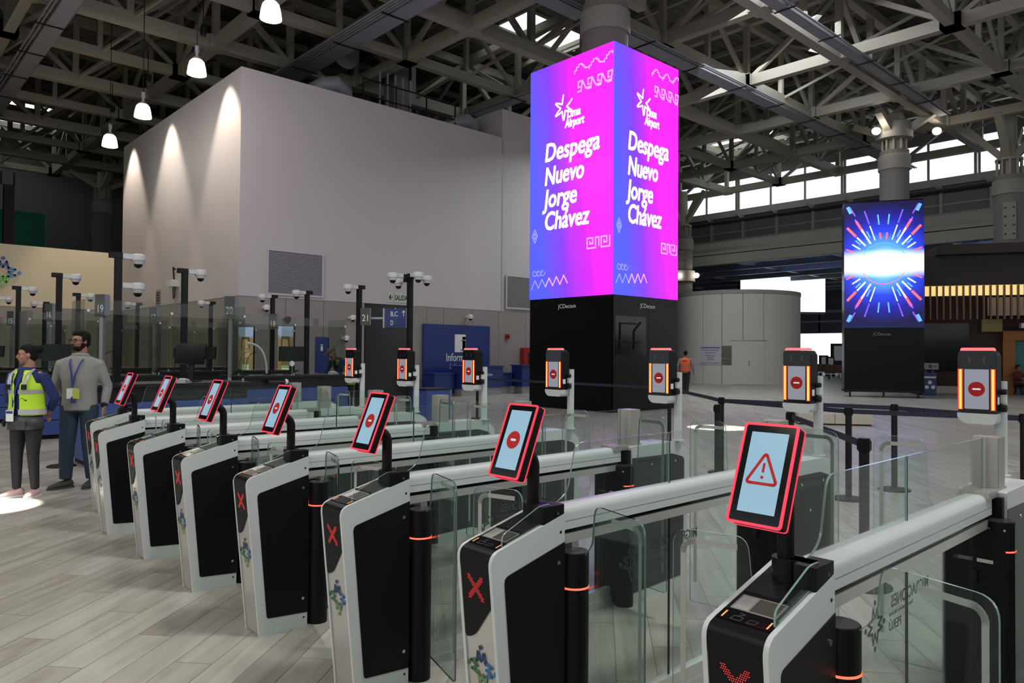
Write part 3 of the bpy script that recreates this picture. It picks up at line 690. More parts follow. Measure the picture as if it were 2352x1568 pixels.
# ------------------------------------------------------------------ round white kiosk with door and notice board
M_kiosk = mat('kiosk_white', (.56, .53, .49), .7, var=.03, vscale=.6)
kc = Vector((-15.4, 36.3, 0)); KR = 3.42
kk = empty('round_kiosk', kc, 0, 'round white kiosk room with a double door', 'kiosk')
n = 40
for k in range(20):
    a0 = 2*PI*k/20+.004; a1 = 2*PI*(k+1)/20-.004; arc = [(KR*math.cos(a0+(a1-a0)*i/4), KR*math.sin(a0+(a1-a0)*i/4)) for i in range(5)]
    MB().prism(arc+[(p[0]*.97, p[1]*.97) for p in reversed(arc)], 'xy', 0, 4.85).build('wall_panel', M_kiosk, kk)
MB().lathe([(KR-.3, 0), (KR-.13, 0), (KR-.13, 4.8), (KR-.3, 4.8)], seg=48).build('core', M_kiosk, kk, True)
MB().lathe([(KR-.2, 4.82), (KR+.03, 4.82), (KR+.03, 5.02), (KR-.2, 5.05)], seg=60).build('rim', mat('kiosk_rim', (.3, .29, .27), .6), kk, True)
def on_kiosk(px, w, z0, z1, name, m, out=.03, parent=None):
    d = (_fw+_r*(px-1176)/FPX); d = Vector((d.x, d.y, 0)).normalized(); o = Vector((CAM.x, CAM.y, 0))-kc
    b = o.dot(d); t = -b-math.sqrt(b*b-(o.dot(o)-(KR+out)**2)); p = o+d*t; a = math.atan2(p.y, p.x); dw = w/KR/2
    arc = [((KR+out)*math.cos(a-dw+2*dw*i/8), (KR+out)*math.sin(a-dw+2*dw*i/8)) for i in range(9)]
    MB_ = MB().prism(arc+[(q[0]*(KR-.01)/(KR+out), q[1]*(KR-.01)/(KR+out)) for q in reversed(arc)], 'xy', z0, z1)
    return MB_.build(name, m, parent or kk), a
on_kiosk(1702, .84, 0.02, 2.3, 'door_panel', M_kiosk)
on_kiosk(1739, .84, 0.02, 2.3, 'door_panel', M_kiosk)
on_kiosk(1720.5, .03, 1.0, 1.25, 'door_handle', M_metal, .06)
on_kiosk(1720, 1.9, 2.32, 2.36, 'door_head', M_bracket, .02)
nb = empty('notice_board', kc, 0, 'printed notice with three photographs on the round white kiosk', 'notice')
on_kiosk(1631, 1.3, 1.05, 2.05, 'notice_sheet', mat('notice_paper', (.50, .50, .56), .6), .035, nb)
M_print = mat('print_ink', (.10, .10, .20), .7); M_photo = mat('print_photo', (.12, .11, .09), .6, var=.5, vscale=6)
for i, (z, w) in enumerate(((1.92, 1.1), (1.8, 1.0), (1.66, .6), (1.52, .6), (1.4, .4), (1.3, .4), (1.12, 1.1))): on_kiosk(1631, w, z, z+(.06 if i == 0 else .03), 'printed_line', M_print, .038, nb)
for z in (1.05, 1.4, 1.74): on_kiosk(1668.5, .52, z, z+.31, 'photograph', M_photo, .036, nb)

# ------------------------------------------------------------------ big wall screen beyond the kiosk
def clouds(nt):
    N = nt.nodes; L = nt.links; tc = N.new('ShaderNodeTexCoord'); no = N.new('ShaderNodeTexNoise'); no.inputs['Scale'].default_value = 3.5; no.inputs['Detail'].default_value = 6; L.new(tc.outputs['Generated'], no.inputs['Vector'])
    cr = N.new('ShaderNodeValToRGB'); E_ = cr.color_ramp.elements; E_[0].position = .30; E_[0].color = (.18, .45, 1, 1); E_[1].position = .44; E_[1].color = (.85, .97, 1, 1); L.new(no.outputs['Fac'], cr.inputs[0]); return cr.outputs[0]
ls = empty('wall_screen', (-29.5, 69.3, 7.75), math.radians(47.3), 'very bright sky-blue wall screen seen above the round kiosk', 'screen')
MB().box((-4.4, .05, -1.9), (4.4, .5, 1.9)).build('housing', M_steelblk, ls)
MB().box((-4.3, 0, -1.75), (4.3, .05, 1.8)).build('led_panel', gradmat('sky_picture', clouds, 1.9), ls)
o = MB().bar((-3, .3, 1.9), (-3, .3, 3), .12).bar((3, .3, 1.9), (3, .3, 3), .12).build('hanger', M_steelblk, ls)

# ------------------------------------------------------------------ dark restaurant
M_rdark = mat('restaurant_dark', (.022, .014, .011), .6, var=.2); M_rwall = mat('restaurant_wall', (.04, .018, .013), .7, var=.2)
M_glow = mat('warm_cove_light', (.9, .7, .3), .5, 0, (1, .68, .26), .95)
M_slat = mat('wood_slat', (.16, .11, .085), .6); M_tan = mat('tan_panel', (.35, .27, .10), .6); M_or = mat('orange_panel', (.32, .12, .03), .6); M_teal = mat('teal_wall', (.05, .17, .19), .7)
ro = Vector((-3.95, 30.75, 0)); ra = math.atan2(.47, .88)
rs = empty('restaurant', ro, ra, 'dark brown restaurant pavilion with a lit slatted canopy', 'building')
MB().box((0, 0, 4.42), (12, 2.6, 5.62)).box((.6, -.5, 5.62), (12, 2.6, 6.0)).build('fascia', M_rdark, rs)
MB().box((-.05, 2.3, 0), (12, 2.6, 4.6)).box((-.05, 0, 0), (.15, 2.6, 4.42)).build('back_wall', M_rwall, rs)
MB().box((.2, .22, 4.02), (12, .26, 4.42)).build('cove_light', M_glow, rs)
for k in range(40): MB().box((.2+.235*k, 0, 3.05+(.35 if k > 14 else 0)), (.25+.235*k, .18, 4.4)).build('slat', M_slat, rs)
MB().box((.55, 2.2, .95), (2.3, 2.3, 3.0)).build('menu_screen', M_gloss, rs)
n_ = MB().box((.6, 2.16, 1.0), (1.15, 2.2, 1.28)).build('price_notice', mat('paper_white', (.45, .44, .40), .6), rs)
MB().box((.78, 2.15, 1.06), (.9, 2.16, 1.2)).box((1.0, 2.15, 1.1), (1.06, 2.16, 1.16)).build('notice_picture', M_print, rs)
MB().box((2.75, 2.1, 2.62), (3.5, 2.3, 3.15)).build('tan_panel', M_tan, rs)
MB().box((3.5, 2.0, 2.25), (12, 2.3, 2.65)).box((3.5, 2.05, 0), (3.95, 2.3, 2.3)).build('orange_panel', M_or, rs)
MB().box((3.95, 2.2, 0), (12, 2.32, 2.25)).build('teal_wall', M_teal, rs)
MB().box((2.75, 1.2, 3.25), (5.6, 1.3, 4.0)).build('pale_bulkhead', mat('pale_panel', (.42, .38, .34), .6), rs)
MB().box((.6, 2.1, 0), (2.3, 2.3, .3)).build('plinth', M_bracket, rs)
o = MB().tube([(4.3, 1.6, 3.3), (4.35, 1.6, 2.9)], .03).box((4.0, 1.45, 2.75), (4.7, 1.75, 2.95)).build('hanging_lamp', M_letter, rs)
M_binb = mat('bin_blue', (.02, .05, .16), .5); M_bink = mat('bin_black', (.03, .03, .03), .5); M_bing = mat('bin_grey', (.3, .28, .28), .5)
for x, m, lb in ((.3, M_binb, 'blue sorting bin with three white circles by the restaurant corner'), (2.05, M_bing, 'grey bin with a dark circle before the restaurant plinth'), (4.75, M_bink, 'black bin with white circles near the right edge of the restaurant')):
    p = ro+TU*0+Vector((math.cos(ra)*x-math.sin(ra)*-.35, math.sin(ra)*x+math.cos(ra)*-.35, 0))
    e = empty('litter_bin', p, ra, lb, 'bin'); MB().box((-.2, -.18, .05), (.26, .2, .86)).box((-.22, -.2, .86), (.28, .22, .9)).box((-.18, -.16, 0), (.24, .18, .05)).build('bin_body', m, e)
    MB().box((-.18, -.19, .70), (.24, -.18, .77)).build('label_strip', M_letter, e)
    cm = M_letter if m != M_bing else M_steelblk
    for cx, cz in ((.03, .53), (-.08, .34), (.14, .34)): MB().prism(disc(cx, cz, .075, 14), 'xz', -.19, -.18).build('round_mark', cm, e)
    for cx in (-.1, .15): MB().box((cx-.04, -.1, .9), (cx+.04, 0, 1.0)).build('lid_flap', m, e)

# ------------------------------------------------------------------ e-gates
SX = [0, .9916, 1.9958, 2.9994, 4.0053, 5.0095, 6.02, 7.03]
ordn = ['farthest', 'second', 'third', 'fourth', 'fifth', 'sixth', 'nearest fully visible', 'outermost']
WD = .185
def front_y(z): return -.0105-.0985*z                   # the leaning front of the cabinet
PROF = rnd([(front_y(0), 0), (-.097, .868), (.272, .963), (.272, 0)], [0, .045, 0, 0], 6)
INNER = rnd([(front_y(0)+.006, .004), (-.090, .86), (.268, .952), (.268, .004)], [0, .04, 0, 0], 6)
FN = Vector((0, -1, -.0985)).normalized()
FRONT = frame((0, front_y(0)+.004, 0), (1, 0, 0), (0, -.0985, 1))
def key_locks(mb, x0, x1, pts):
    for y, z in pts: mb.cyl((x0, y, z), (x1, y, z), .0085, seg=12)
def no_entry(parent, M, r, ry=None):
    o = MB().prism(disc(0, 0, r, 28, ry), 'xy', 0, .0006, M=M).build('no_entry_sign', M_sym, parent)
def entry_cabinet(with_tablet=True, warn=False):
    e = empty('entry_cabinet')
    for a, b in ((-.0145, 0), (-WD, -WD+.0145)): MB().prism(PROF, 'yz', a, b).build('side_panel', M_white, e, True)
    MB().prism(INNER, 'yz', -WD+.0145, -.0145).build('body', M_silver, e, True)
    # black cover running over the top and down the upper front
    pts = rnd([(-.0155, .858), (-.0155, .69), (-.118, .565), (-.168, .545), (-.168, .858)], [0, .012, .02, .022, 0], 4)
    MB().prism(pts, 'xy', 0, .0035, M=FRONT).build('front_cover', M_black, e)
    top = rnd([(front_y(.80), .80), (-.0955, .8675), (.272, .9625)], [0, .043, 0], 6)
    low = [(p[0]+.012, p[1]-.014) for p in reversed(top)]
    MB().prism(top+low, 'yz', -WD+.0148, -.0148).build('top_cover', M_black, e, True)
    pan = rnd([(-.033, .782), (.2705, .857), (.2705, .075), (.031, .092)], [.022, 0, 0, .014], 4)
    for a, b in ((0, .0028), (-WD-.0028, -WD)):
        o = MB().prism(pan, 'yz', a, b).build('access_panel', M_black, e)
        l = MB(); key_locks(l, a-.001 if a < 0 else b-.001, a-.0025 if a < 0 else b+.0025, [(.2367, .786)]); l.build('key_lock', M_metal, o, True)
        l = MB(); key_locks(l, a-.001 if a < 0 else b-.001, a-.0025 if a < 0 else b+.0025, [(.242, .159)]); l.build('key_lock', M_metal, o, True)
    s = MB()
    for z in (.896, .0495): s.cyl((-.001, .25, z), (.0012, .25, z), .0055, seg=10); s.cyl((-WD-.0012, .25, z), (-WD+.001, .25, z), .0055, seg=10)
    s.build('screw', M_steelblk, e)
    # LED cross
    mb = MB(); n = 15; g = .0056
    for i in range(n):
        for j in range(n):
            u, v = i-7+(.5 if j % 2 else 0), j-7
            if min(abs(u-v), abs(u+v)) < 2.3 and abs(u) < 7.2:
                mb.prism(disc(-.093+u*g, .742+v*g*1.05, .00165, 6), 'xy', .0036, .0042, M=FRONT)
    mb.build('led_cross', mat('cross_led', (.4, .02, .02), .4, 0, (1, .04, .04), .9), e)
    emblem(.185, EMB, 'figure_emblem', e, frame((-.092, front_y(0)+.0015-.45*.0985, .45), (1, 0, 0), (0, -.0985, 1)) @ Matrix.Scale(1, 4), .0012)
    # document reader on the sloping top
    sl = math.atan2(.095, .369); ux = Vector((1, 0, 0)); uy = Vector((0, math.cos(sl), math.sin(sl))); T0 = Vector((-WD/2, -.097, .868))
    F = frame(T0+Vector((0, 0, .0005)), ux, uy)
    o = MB().prism(rect(-.076, .045, .076, .095, .004), 'xy', 0, .0015, M=F).build('reader_plate', M_gloss, e)
    for x in (-.064, .062): MB().prism(rect(x, .052, x+.004, .082), 'xy', .0015, .002, M=F).build('status_led', M_orange, o)
    ic = MB(); P = [(-.038, .052), (-.010, .052), (-.008, .068), (-.034, .070), (-.038, .052)]
    ic.ribbon(P, .0012, 'xy', .0015, .0018, M=F); ic.ribbon([(-.024, .072), (-.010, .082), (-.026, .086)], .0012, 'xy', .0015, .0018, M=F)
    ic.ribbon([(.006, .052), (.03, .054), (.034, .068), (.012, .068), (.006, .052)], .0008, 'xy', .0015, .0018, M=F)
    ic.build('icon', mat('icon_grey', (.12, .12, .12), .5), o)
    w = MB()                                             # bright metal well behind the plate
    w.prism([(.100, .0), (.168, .0), (.168, .012), (.100, .002)], 'yz', -.062, .062, 0, M=Matrix.Translation(T0) @ F.to_3x3().to_4x4())
    q = MB().prism(rect(-.064, .098, .064, .172, .003), 'xy', .0006, .0022, M=F).build('reader_well', M_bracket, e)
    MB().prism(rect(-.058, .103, -.018, .166), 'xy', .0022, .003, M=F).build('well_lens', M_alu, q)
    MB().prism(rect(-.012, .103, .058, .166), 'xy', .0022, .0028, M=F).build('well_window', mat('reader_glass', (.10, .095, .08), .12, .3), q)
    MB().prism(rect(-.066, .174, .066, .180), 'xy', 0, .007, M=F).build('reader_lip', M_gloss, e)
    # small glass fin on the edge
    fin = rnd([(-.030, .886), (-.030, .925), (.155, 1.003), (.205, 1.004), (.205, .948)], [0, .025, .02, 0, 0], 4)
    MB().prism(fin, 'yz', -.020, -.014, 0, 1).build('glass_fin', [M_glass, M_edge], e)
    # mount block, arm and tablet
    MB().prism(rect(-.065, .16, -.001, .272, .006), 'xy', .925, .998).cyl((-.105, .215, .915), (-.105, .215, .998), .044, seg=28).prism(rect(-.10, .19, -.03, .24, .006), 'xy', .93, .998).build('mount_block', M_black, e, True)
    MB().cyl((-.0005, .235, .968), (.001, .235, .968), .006, seg=12).build('mount_screw', M_metal, e)
    if with_tablet:
        pts = [(-.112, .215, .99), (-.112, .215, 1.08), (-.112, .215, 1.13)]
        for k in range(1, 7): a = PI/2*k/6*.95; pts.append((-.112, .215-.055*(1-math.cos(a)), 1.13+.055*math.sin(a)))
        pts.append((-.112, .125, 1.19))
        pts[-1] = (-.112, .135, 1.188)
        MB().tube(pts, .0235, 18).build('tablet_arm', M_black, e, True)
        TF = frame((-.139, .148-.012, 1.232), (1, 0, 0), (0, .375, .927)) ; w, h = .158, .285
        b = MB().prism(rect(-w/2, -h/2, w/2, h/2, .011, 5), 'xy', -.036, 0, M=TF).build('tablet', M_black, e)
        for z0, z1 in ((-.002, .0035), (-.039, -.0345)):
            R = MB(); outer = rect(-w/2-.002, -h/2-.002, w/2+.002, h/2+.002, .012, 5); inn = rect(-w/2+.005, -h/2+.005, w/2-.005, h/2-.005, .007, 5); n = len(outer)
            vs = [TF @ Vector((p[0], p[1], z)) for z in (z0, z1) for P_ in (outer, inn) for p in P_]
            fs = []
            for i in range(n):
                j = (i+1) % n; fs += [(2*n+i, 2*n+j, 3*n+j, 3*n+i), (i, j, 2*n+j, 2*n+i), (n+i, n+j, 3*n+j, 3*n+i), (i, j, n+j, n+i)]
            R.add(vs, fs); R.build('light_rim', M_red, b)
        MB().prism(rect(-w/2+.004, -h/2+.004, w/2-.004, h/2-.004, .007, 4), 'xy', 0, .0012, M=TF).build('bezel', M_gloss, b)
        MB().prism(rect(-.055, -.110, .055, .118), 'xy', .0012, .0018, M=TF).build('display', M_disp, b)
        if warn:
            t = rnd([(0, .060), (.046, -.028), (-.046, -.028)], .014, 6); t.append(t[0])
            s = MB().ribbon(t, .0085, 'xy', .0018, .0024, M=TF)
            s.ribbon([(0, .028), (0, .006)], .0072, 'xy', .0018, .0024, M=TF).prism(disc(0, -.010, .0046, 14), 'xy', .0018, .0024, M=TF)
            s.build('warning_sign', M_sym, b)
        else:
            MB().prism(disc(0, .002, .0345, 32), 'xy', .0018, .0022, M=TF).build('no_entry_sign', M_sym, b)
            MB().prism(rect(-.014, -.002, .014, .0065, .004, 4), 'xy', .0022, .0026, M=TF).build('sign_bar', M_symw, b)
    # hinge posts and swing leaves
    for cx, sgn in ((-.018, 1), (-WD+.018, -1)):
        p = MB().cyl((cx, .345, 0), (cx, .345, .805), .056, seg=28).build('door_post', M_black, e, True)
        MB().cyl((cx, .345, .805), (cx, .345, .809), .052, seg=28).build('post_cap', mat('cap_grey', (.03, .03, .032), .3), p)
        MB().cyl((cx, .345, .673), (cx, .345, .680), .0572, seg=32).build('light_ring', mat('ring_red', (.6, .05, .03), .3, 0, (1, .08, .04), 3.2), p, True)
    return e
def leaf(parent, hx, y0, fx, y1, z0, z1, notch_z, hang=.0):
    # glass swing leaf from the hinge (hx, y0) to the free edge (fx, y1); shape drawn in (along, z)
    L = math.hypot(fx-hx, y1-y0); M = frame((hx, y0, 0), (fx-hx, y1-y0, 0))
    P = rnd([(0, z0), (L, z0), (L, z1), (.07, z1), (.055, notch_z+.05), (.0, notch_z)], [0, .02, .055, .045, .03, .01], 6)
    o = MB().prism(P, 'xy', -.004, .004, 0, 1, M=M).build('door_leaf', [M_glass, M_edge], parent)
    b = MB().ribbon([(L-.035, z0+.12)]+[(L-.035-.035*(1-math.cos(a)), z1-.07+.035*math.sin(a)) for a in [PI/2*i/6 for i in range(7)]]+[(L-.20, z1-.035)], .018, 'xy', -.0052, -.0045, M=M)
    b.build('frosted_band', M_frost, o); return o
def exit_cabinet():
    e = empty('exit_cabinet')
    P = rnd([(0, 0), (.60, 0), (.615, .80), (.615, .915), (.48, .978), (0, .978)], [0, .01, .02, .05, .03, .01], 5)
    for a, b in ((-.0145, 0), (-WD, -WD+.0145)): MB().prism(P, 'yz', a, b).build('side_panel', M_white, e, True)
    MB().prism([(p[0]*.99+.003, p[1]-.001) for p in P], 'yz', -WD+.0145, -.0145).build('body', M_white, e, True)
    Q = rnd([(.0, .06), (.55, .075), (.565, .80), (.565, .865), (.43, .90), (.0, .905)], [0, .015, .02, .03, .02, 0], 4)
    for a, b in ((0, .0028), (-WD-.0028, -WD)):
        o = MB().prism(Q, 'yz', a, b).build('access_panel', mat('charcoal_panel', (.035, .037, .038), .4), e)
        xx = (b, b+.002) if a == 0 else (a-.002, a)
        for y, z in ((.20, .85), (.46, .85), (.3, .7)): MB().cyl((xx[0], y, z), (xx[1], y, z), .008, seg=10).build('key_lock', M_metal, o)
    MB().prism(rect(-.145, .03, -.04, .135, .006), 'xy', .978, 1.205).build('glass_bracket', M_bracket, e, True)
    MB().box((-.15, -.13, .955), (-.035, .14, .985)).build('bracket_foot', M_bracket, e)
    MB().box((-WD+.012, -.03, 0), (-.012, .002, .955)).box((-WD-.02, -.12, .02), (.02, -.02, .83)).build('front_housing', M_black, e)
    for cx in (-.012, -WD+.012):
        p = MB().cyl((cx, -.06, 0), (cx, -.06, .865), .056, seg=28).build('door_post', M_black, e, True)
        MB().cyl((cx, -.06, .865), (cx, -.06, .869), .054, seg=28).build('post_cap', MATS['cap_grey'], p)
        MB().cyl((cx, -.06, .742), (cx, -.06, .748), .0572, seg=32).build('light_ring', MATS['ring_red'], p, True)
        for z in (.835, .79):
            for a in (-.5, .5): MB().cyl((cx+.055*math.sin(a), -.06-.055*math.cos(a), z), (cx+.058*math.sin(a), -.06-.058*math.cos(a), z), .005, seg=8).build('bolt', M_metal, p)
    for z in (.28, .60): MB().box((-WD/2-.012, -.132, z), (-WD/2+.012, -.118, z+.055)).build('hinge', M_steelblk, e)
    MB().box((-WD/2+.01, -.123, .69), (-WD/2+.07, -.1205, .705)).build('rating_plate', M_alu, e)
    return e
def gate_barrier(text_col):
    e = empty('gate_barrier'); cx = -.0925; Y0_, Y1_ = .28, 1.90
    dome = rnd([(cx-.05, .886), (cx-.05, .975), (cx+.05, .975), (cx+.05, .886)], [0, .034, .034, 0], 8)
    MB().prism(dome, 'xz', Y0_, Y1_).build('handrail', M_white, e, True)
    for q in (-1, 1): MB().box((cx+q*.050-.0006, Y0_, .917), (cx+q*.050+.0006, Y1_, .920)).build('rail_groove', M_bracket, e)
    MB().box((cx-.040, Y0_, .868), (cx+.040, Y1_, .886)).build('gap_strip', M_gloss, e)  # recessed black strip between handrail and lower rail
    MB().box((cx-.047, Y0_, .832), (cx+.047, Y1_, .868)).build('lower_rail', M_alu, e)
    MB().box((cx-.02, Y0_, .05), (cx+.02, Y1_, .11)).box((cx-.03, Y0_, 0), (cx+.03, Y1_, .05)).build('floor_rail', M_alu, e)
    MB().box((cx-.03, Y0_+.1, .11), (cx+.03, Y0_+.14, .835)).build('upright', M_alu, e)
    up = rnd([(.20, .955), (.33, .985), (.385, 1.02), (.43, 1.205), (1.06, 1.205), (1.06, .95), (.20, .95)], [0, .03, .05, .045, 0, 0, 0], 5)
    MB().prism(up, 'yz', cx-.004, cx+.004, 0, 1).build('glass_pane', [M_glass, M_edge], e)
    MB().prism([(1.066, .95), (1.066, 1.205), (1.955, 1.205), (1.955, .95)], 'yz', cx-.004, cx+.004, 0, 1).build('glass_pane', [M_glass, M_edge], e)
    for a, b in ((Y0_+.14, 1.06), (1.066, Y1_-.1)): MB().box((cx-.004, a, .10), (cx+.004, b, .835)).build('glass_pane', [M_glass], e)
    MB().box((cx-.0045, 1.061, .11), (cx+.0045, 1.065, 1.2)).build('glass_joint', M_steelblk, e)
    F = frame((cx-.0052, .80, .665), (0, -1, 0))        # lettering reads from the lane behind, so it is mirrored from here
    emblem(.19, [text_col]*4, 'etched_emblem', e, F, .0008)
    text('etched_name', 'MIGRACIONES', .060, text_col, e, frame((cx-.0052, 1.30, .695), (0, -1, 0)), .001, 0, fit=.36, ext=.0004)
    text('etched_line', 'Superintendencia Nacional', .022, text_col, e, frame((cx-.0052, 1.14, .668), (0, -1, 0)), 0, 0, fit=.22, ext=.0004)
    text('etched_country', 'PERÚ', .045, text_col, e, frame((cx-.0052, 1.03, .618), (0, -1, 0)), .0006, 0, fit=.11, ext=.0004)
    return e
def face_scanner():
    e = empty('face_scanner')
    MB().cyl((-.045, .50, .98), (-.045, .50, 1.44), .027, seg=22).build('pole', M_white, e, True)
    MB().cyl((-.045, .50, .979), (-.045, .50, .986), .04, seg=22).build('pole_base', M_white, e, True)
    MB().box((-.055, .45, 1.335), (-.015, .49, 1.375)).build('clamp', M_white, e); MB().cyl((-.07, .455, 1.31), (-.01, .455, 1.31), .018, seg=14).cyl((-.07, .455, 1.39), (-.01, .455, 1.39), .014, seg=14).build('pivot', M_steelblk, e, True)['kind'] = 'stuff'
    h = MB().prism(rect(-.2, 1.283, -.035, 1.588, .022, 5), 'xz', .385, .455).prism(rect(-.198, 1.3, -.037, 1.575, .02, 5), 'xz', .455, .475).build('head', M_black, e)
    F = frame((-.1175, .3845, 1.43), (1, 0, 0))
    MB().prism(rect(-.0815, -.146, .0815, .157, .02, 5), 'xy', 0, .003, M=F).build('front_glass', M_gloss, h)
    MB().prism(rect(-.052, -.125, .052, .068, .003), 'xy', .003, .0038, M=F).build('display', M_disp2, h)
    MB().prism(disc(0, -.028, .036, 30), 'xy', .0038, .0044, M=F).build('no_entry_sign', mat('dark_symbol_red', (.02, .002, .002), .4, 0, (.22, .004, .004), 1, spec=.2), h)
    MB().prism(rect(-.018, -.032, .018, -.024, .0035), 'xy', .0044, .005, M=F).build('sign_bar', M_symw, h)
    for x in (-.0745, .0645): MB().prism(rect(x, -.128, x+.010, .068, .004), 'xy', .003, .006, M=F).build('light_strip', M_strip, h)
    for x in (-.0805, -.064, .0605, .0755): MB().prism(rect(x, -.130, x+.0045, .070), 'xy', .002, .005, M=F).build('light_edge', M_redhot, h)
    for x, d in ((-.032, 1), (.032, -1)): MB().ribbon([(x-.004*d, .128), (x+.004*d, .113), (x-.004*d, .098)], .0022, 'xy', .003, .0036, M=F).build('chevron', mat('chevron_grey', (.15, .15, .14), .5), h)
    MB().prism(rnd([(-.19, 1.589), (-.045, 1.589), (-.050, 1.603), (-.185, 1.603)], [0, 0, .006, .006]), 'xz', .385, .425).build('top_light', M_redtop, h)
    MB().prism(rnd([(-.2, 1.284), (-.2, 1.26), (-.172, 1.233), (-.045, 1.233), (-.035, 1.25), (-.035, 1.284)], [0, .012, .02, .012, .006, 0]), 'xz', .375, .462).build('chin', M_white, h, True)
    MB().box((-.035, .40, 1.33), (-.0335, .43, 1.365)).build('side_label', M_letter, h)
    return e
pc = entry_cabinet(True, False); pw = None
pb = gate_barrier(M_etch); pe = exit_cabinet(); ps = face_scanner()
place = {0: 'at the far end of the row', 1: 'second from the far end', 2: 'third from the far end', 3: 'fourth from the far end', 4: 'fifth from the far end', 5: 'next to the warning-triangle one'}
LF = [0, .03, .02, .01, 0, 0, 0, 0]
FDX = [.013, .02, .035, .06, .04, .0, -.10, -.10]
for i, x in enumerate(SX):
    w = i == 6
    if w: c = entry_cabinet(True, True)
    else: c = pc if i == 0 else dup(pc)
    c.location = (x, 0, 0)
    if w: tag(c, 'white and black gate cabinet whose tablet shows a red warning triangle', 'gate cabinet', 'gate cabinets with tablets')
    elif i == 7: tag(c, 'white and black gate cabinet standing beyond the one with the warning triangle', 'gate cabinet', 'gate cabinets with tablets')
    else: tag(c, 'white and black gate cabinet with a red-rimmed tablet, '+place[i], 'gate cabinet', 'gate cabinets with tablets')
    b = pb if i == 0 else dup(pb); b.location = (x, 0, 0)
    o = 'behind the cabinet '+(place[i] if i < 5 else 'showing the warning triangle' if w else 'next to the triangle one' if i == 5 else 'at the near end')
    tag(b, 'white handrail with glass panes '+o, 'barrier', 'glass gate barriers')
    q = pe if i == 0 else dup(pe); q.location = (x, 1.96, 0)
    tag(q, 'white exit cabinet ending the rail '+o.replace('behind the cabinet ', 'of the cabinet '), 'gate cabinet', 'exit cabinets of the gates')
    s = ps if i == 0 else dup(ps); s.location = (x+FDX[i], 1.96, 0)
    tag(s, ['narrowest-looking red-lit face scanner beside the man in a cap', 'red-lit face scanner in front of the tall four-camera pole', 'red-lit face scanner before the blue information panel', 'red-lit face scanner before the left side of the screen column', 'red-lit face scanner at the right side of the screen column', 'red-lit face scanner in front of the bright far window', 'largest red-lit face scanner, in front of the dark restaurant', 'red-lit face scanner at the near end of the row'][i], 'face scanner', 'face scanners on poles')
    # leaves of the lane to the right of this divider hang on both neighbours
    if i < 7:
        nx = SX[i+1]
        leaf(c, .035, .345, .395, .24, .14, 1.0, .80)
        leaf(q, .045, -.07, .33, -.095, .16, 1.19, .86)
    if i > 0:
        leaf(c, -WD-.04, .345, -WD-.335, .262, .14, 1.0, .80)
        leaf(q, -WD-.045, -.07, -WD-.33, -.095, .16, 1.19, .86)
ec = entry_cabinet(False); ec.location = (-1.0, .17, 0)
for ch in list(ec.children):
    if ch.name.split('.')[0] in ('door_post',):
        for g in list(ch.children): bpy.data.objects.remove(g)
        bpy.data.objects.remove(ch)
tag(ec, 'white gate cabinet without a tablet at the far left end of the row', 'gate cabinet')
MB().tube([(-.1, .20, .99), (-.1, .25, 1.02), (-.1, .3, 1.02)], .02).build('cable_stub', M_black, ec, True)
b = dup(pb); b.location = (-1.0, .17, 0); tag(b, 'handrail behind the cabinet without a tablet', 'barrier', 'glass gate barriers')
q = dup(pe); q.location = (-1.0, 2.13, 0); tag(q, 'white exit cabinet closing the rail of the tablet-less end cabinet', 'gate cabinet', 'exit cabinets of the gates')

# ------------------------------------------------------------------ belt stanchions
M_belt = mat('belt_webbing', (.012, .014, .035), .8)
def stanchion(x, y, label, h=1.0):
    e = empty('belt_stanchion', (x, y, 0), 0, label, 'stanchion', 'belt stanchions')
    MB().lathe([(.175, 0), (.175, .012), (.15, .022), (.04, .03)], seg=36).build('base', M_steelblk, e, True)
    MB().cyl((0, 0, .02), (0, 0, h-.09), .033, seg=20).build('post', M_steelblk, e, True)
    MB().cyl((0, 0, h-.09), (0, 0, h), .038, seg=20).box((-.042, -.018, h-.08), (.042, .018, h-.015)).box((-.018, -.042, h-.08), (.018, .042, h-.015)).build('belt_head', M_black, e, True)
def belt(p, q, label, z=.955, sag=.0):
    p = Vector(p); q = Vector(q); d = (q-p).normalized(); p += d*.04; q -= d*.04
    mb = MB(); n = 8
    for i in range(n):
        a = p.lerp(q, i/n); b = p.lerp(q, (i+1)/n); za = z-sag*4*(i/n)*(1-i/n); zb = z-sag*4*((i+1)/n)*(1-(i+1)/n)
        mb.add([(a.x, a.y, za-.025), (b.x, b.y, zb-.025), (b.x, b.y, zb+.025), (a.x, a.y, za+.025)], [(0, 1, 2, 3)])
    def solid(o): m = o.modifiers.new('thick', 'SOLIDIFY'); m.thickness = .003
    tag(mb.build('barrier_belt', M_belt, mod=solid), label, 'belt', 'stanchion belts')
ST = {'b': (1.60, 6.93, 'black belt stanchion between the screen column and the warning-triangle tablet'), 'c': (3.38, 5.29, 'black belt stanchion half hidden by the scanner before the bright far window'),
      'd': (3.48, 6.41, 'black belt stanchion directly below the starburst screen, nearer the left of two'), 'e': (3.60, 7.38, 'black belt stanchion standing just right of the pale bench platform'),
      'f': (4.84, 3.42, 'thick-looking nearest black belt stanchion behind the glass lane door'), 'h': (4.98, 6.9, 'black belt stanchion to the right of the largest face scanner'),
      'a': (-.9, 9.3, 'black belt stanchion hidden in front of the screen column'), 'g': (2.35, 5.62, 'black belt stanchion whose base lies just in front of another base'),
      'k': (-4.5, .55, 'black belt stanchion standing between the woman and the man'), 'm': (-9.8, 8.2, 'distant black belt stanchion before the information desk'), 'n': (-6.6, 9.6, 'black belt stanchion below the scanner before the information panel')}
for k, v in ST.items(): stanchion(*v)
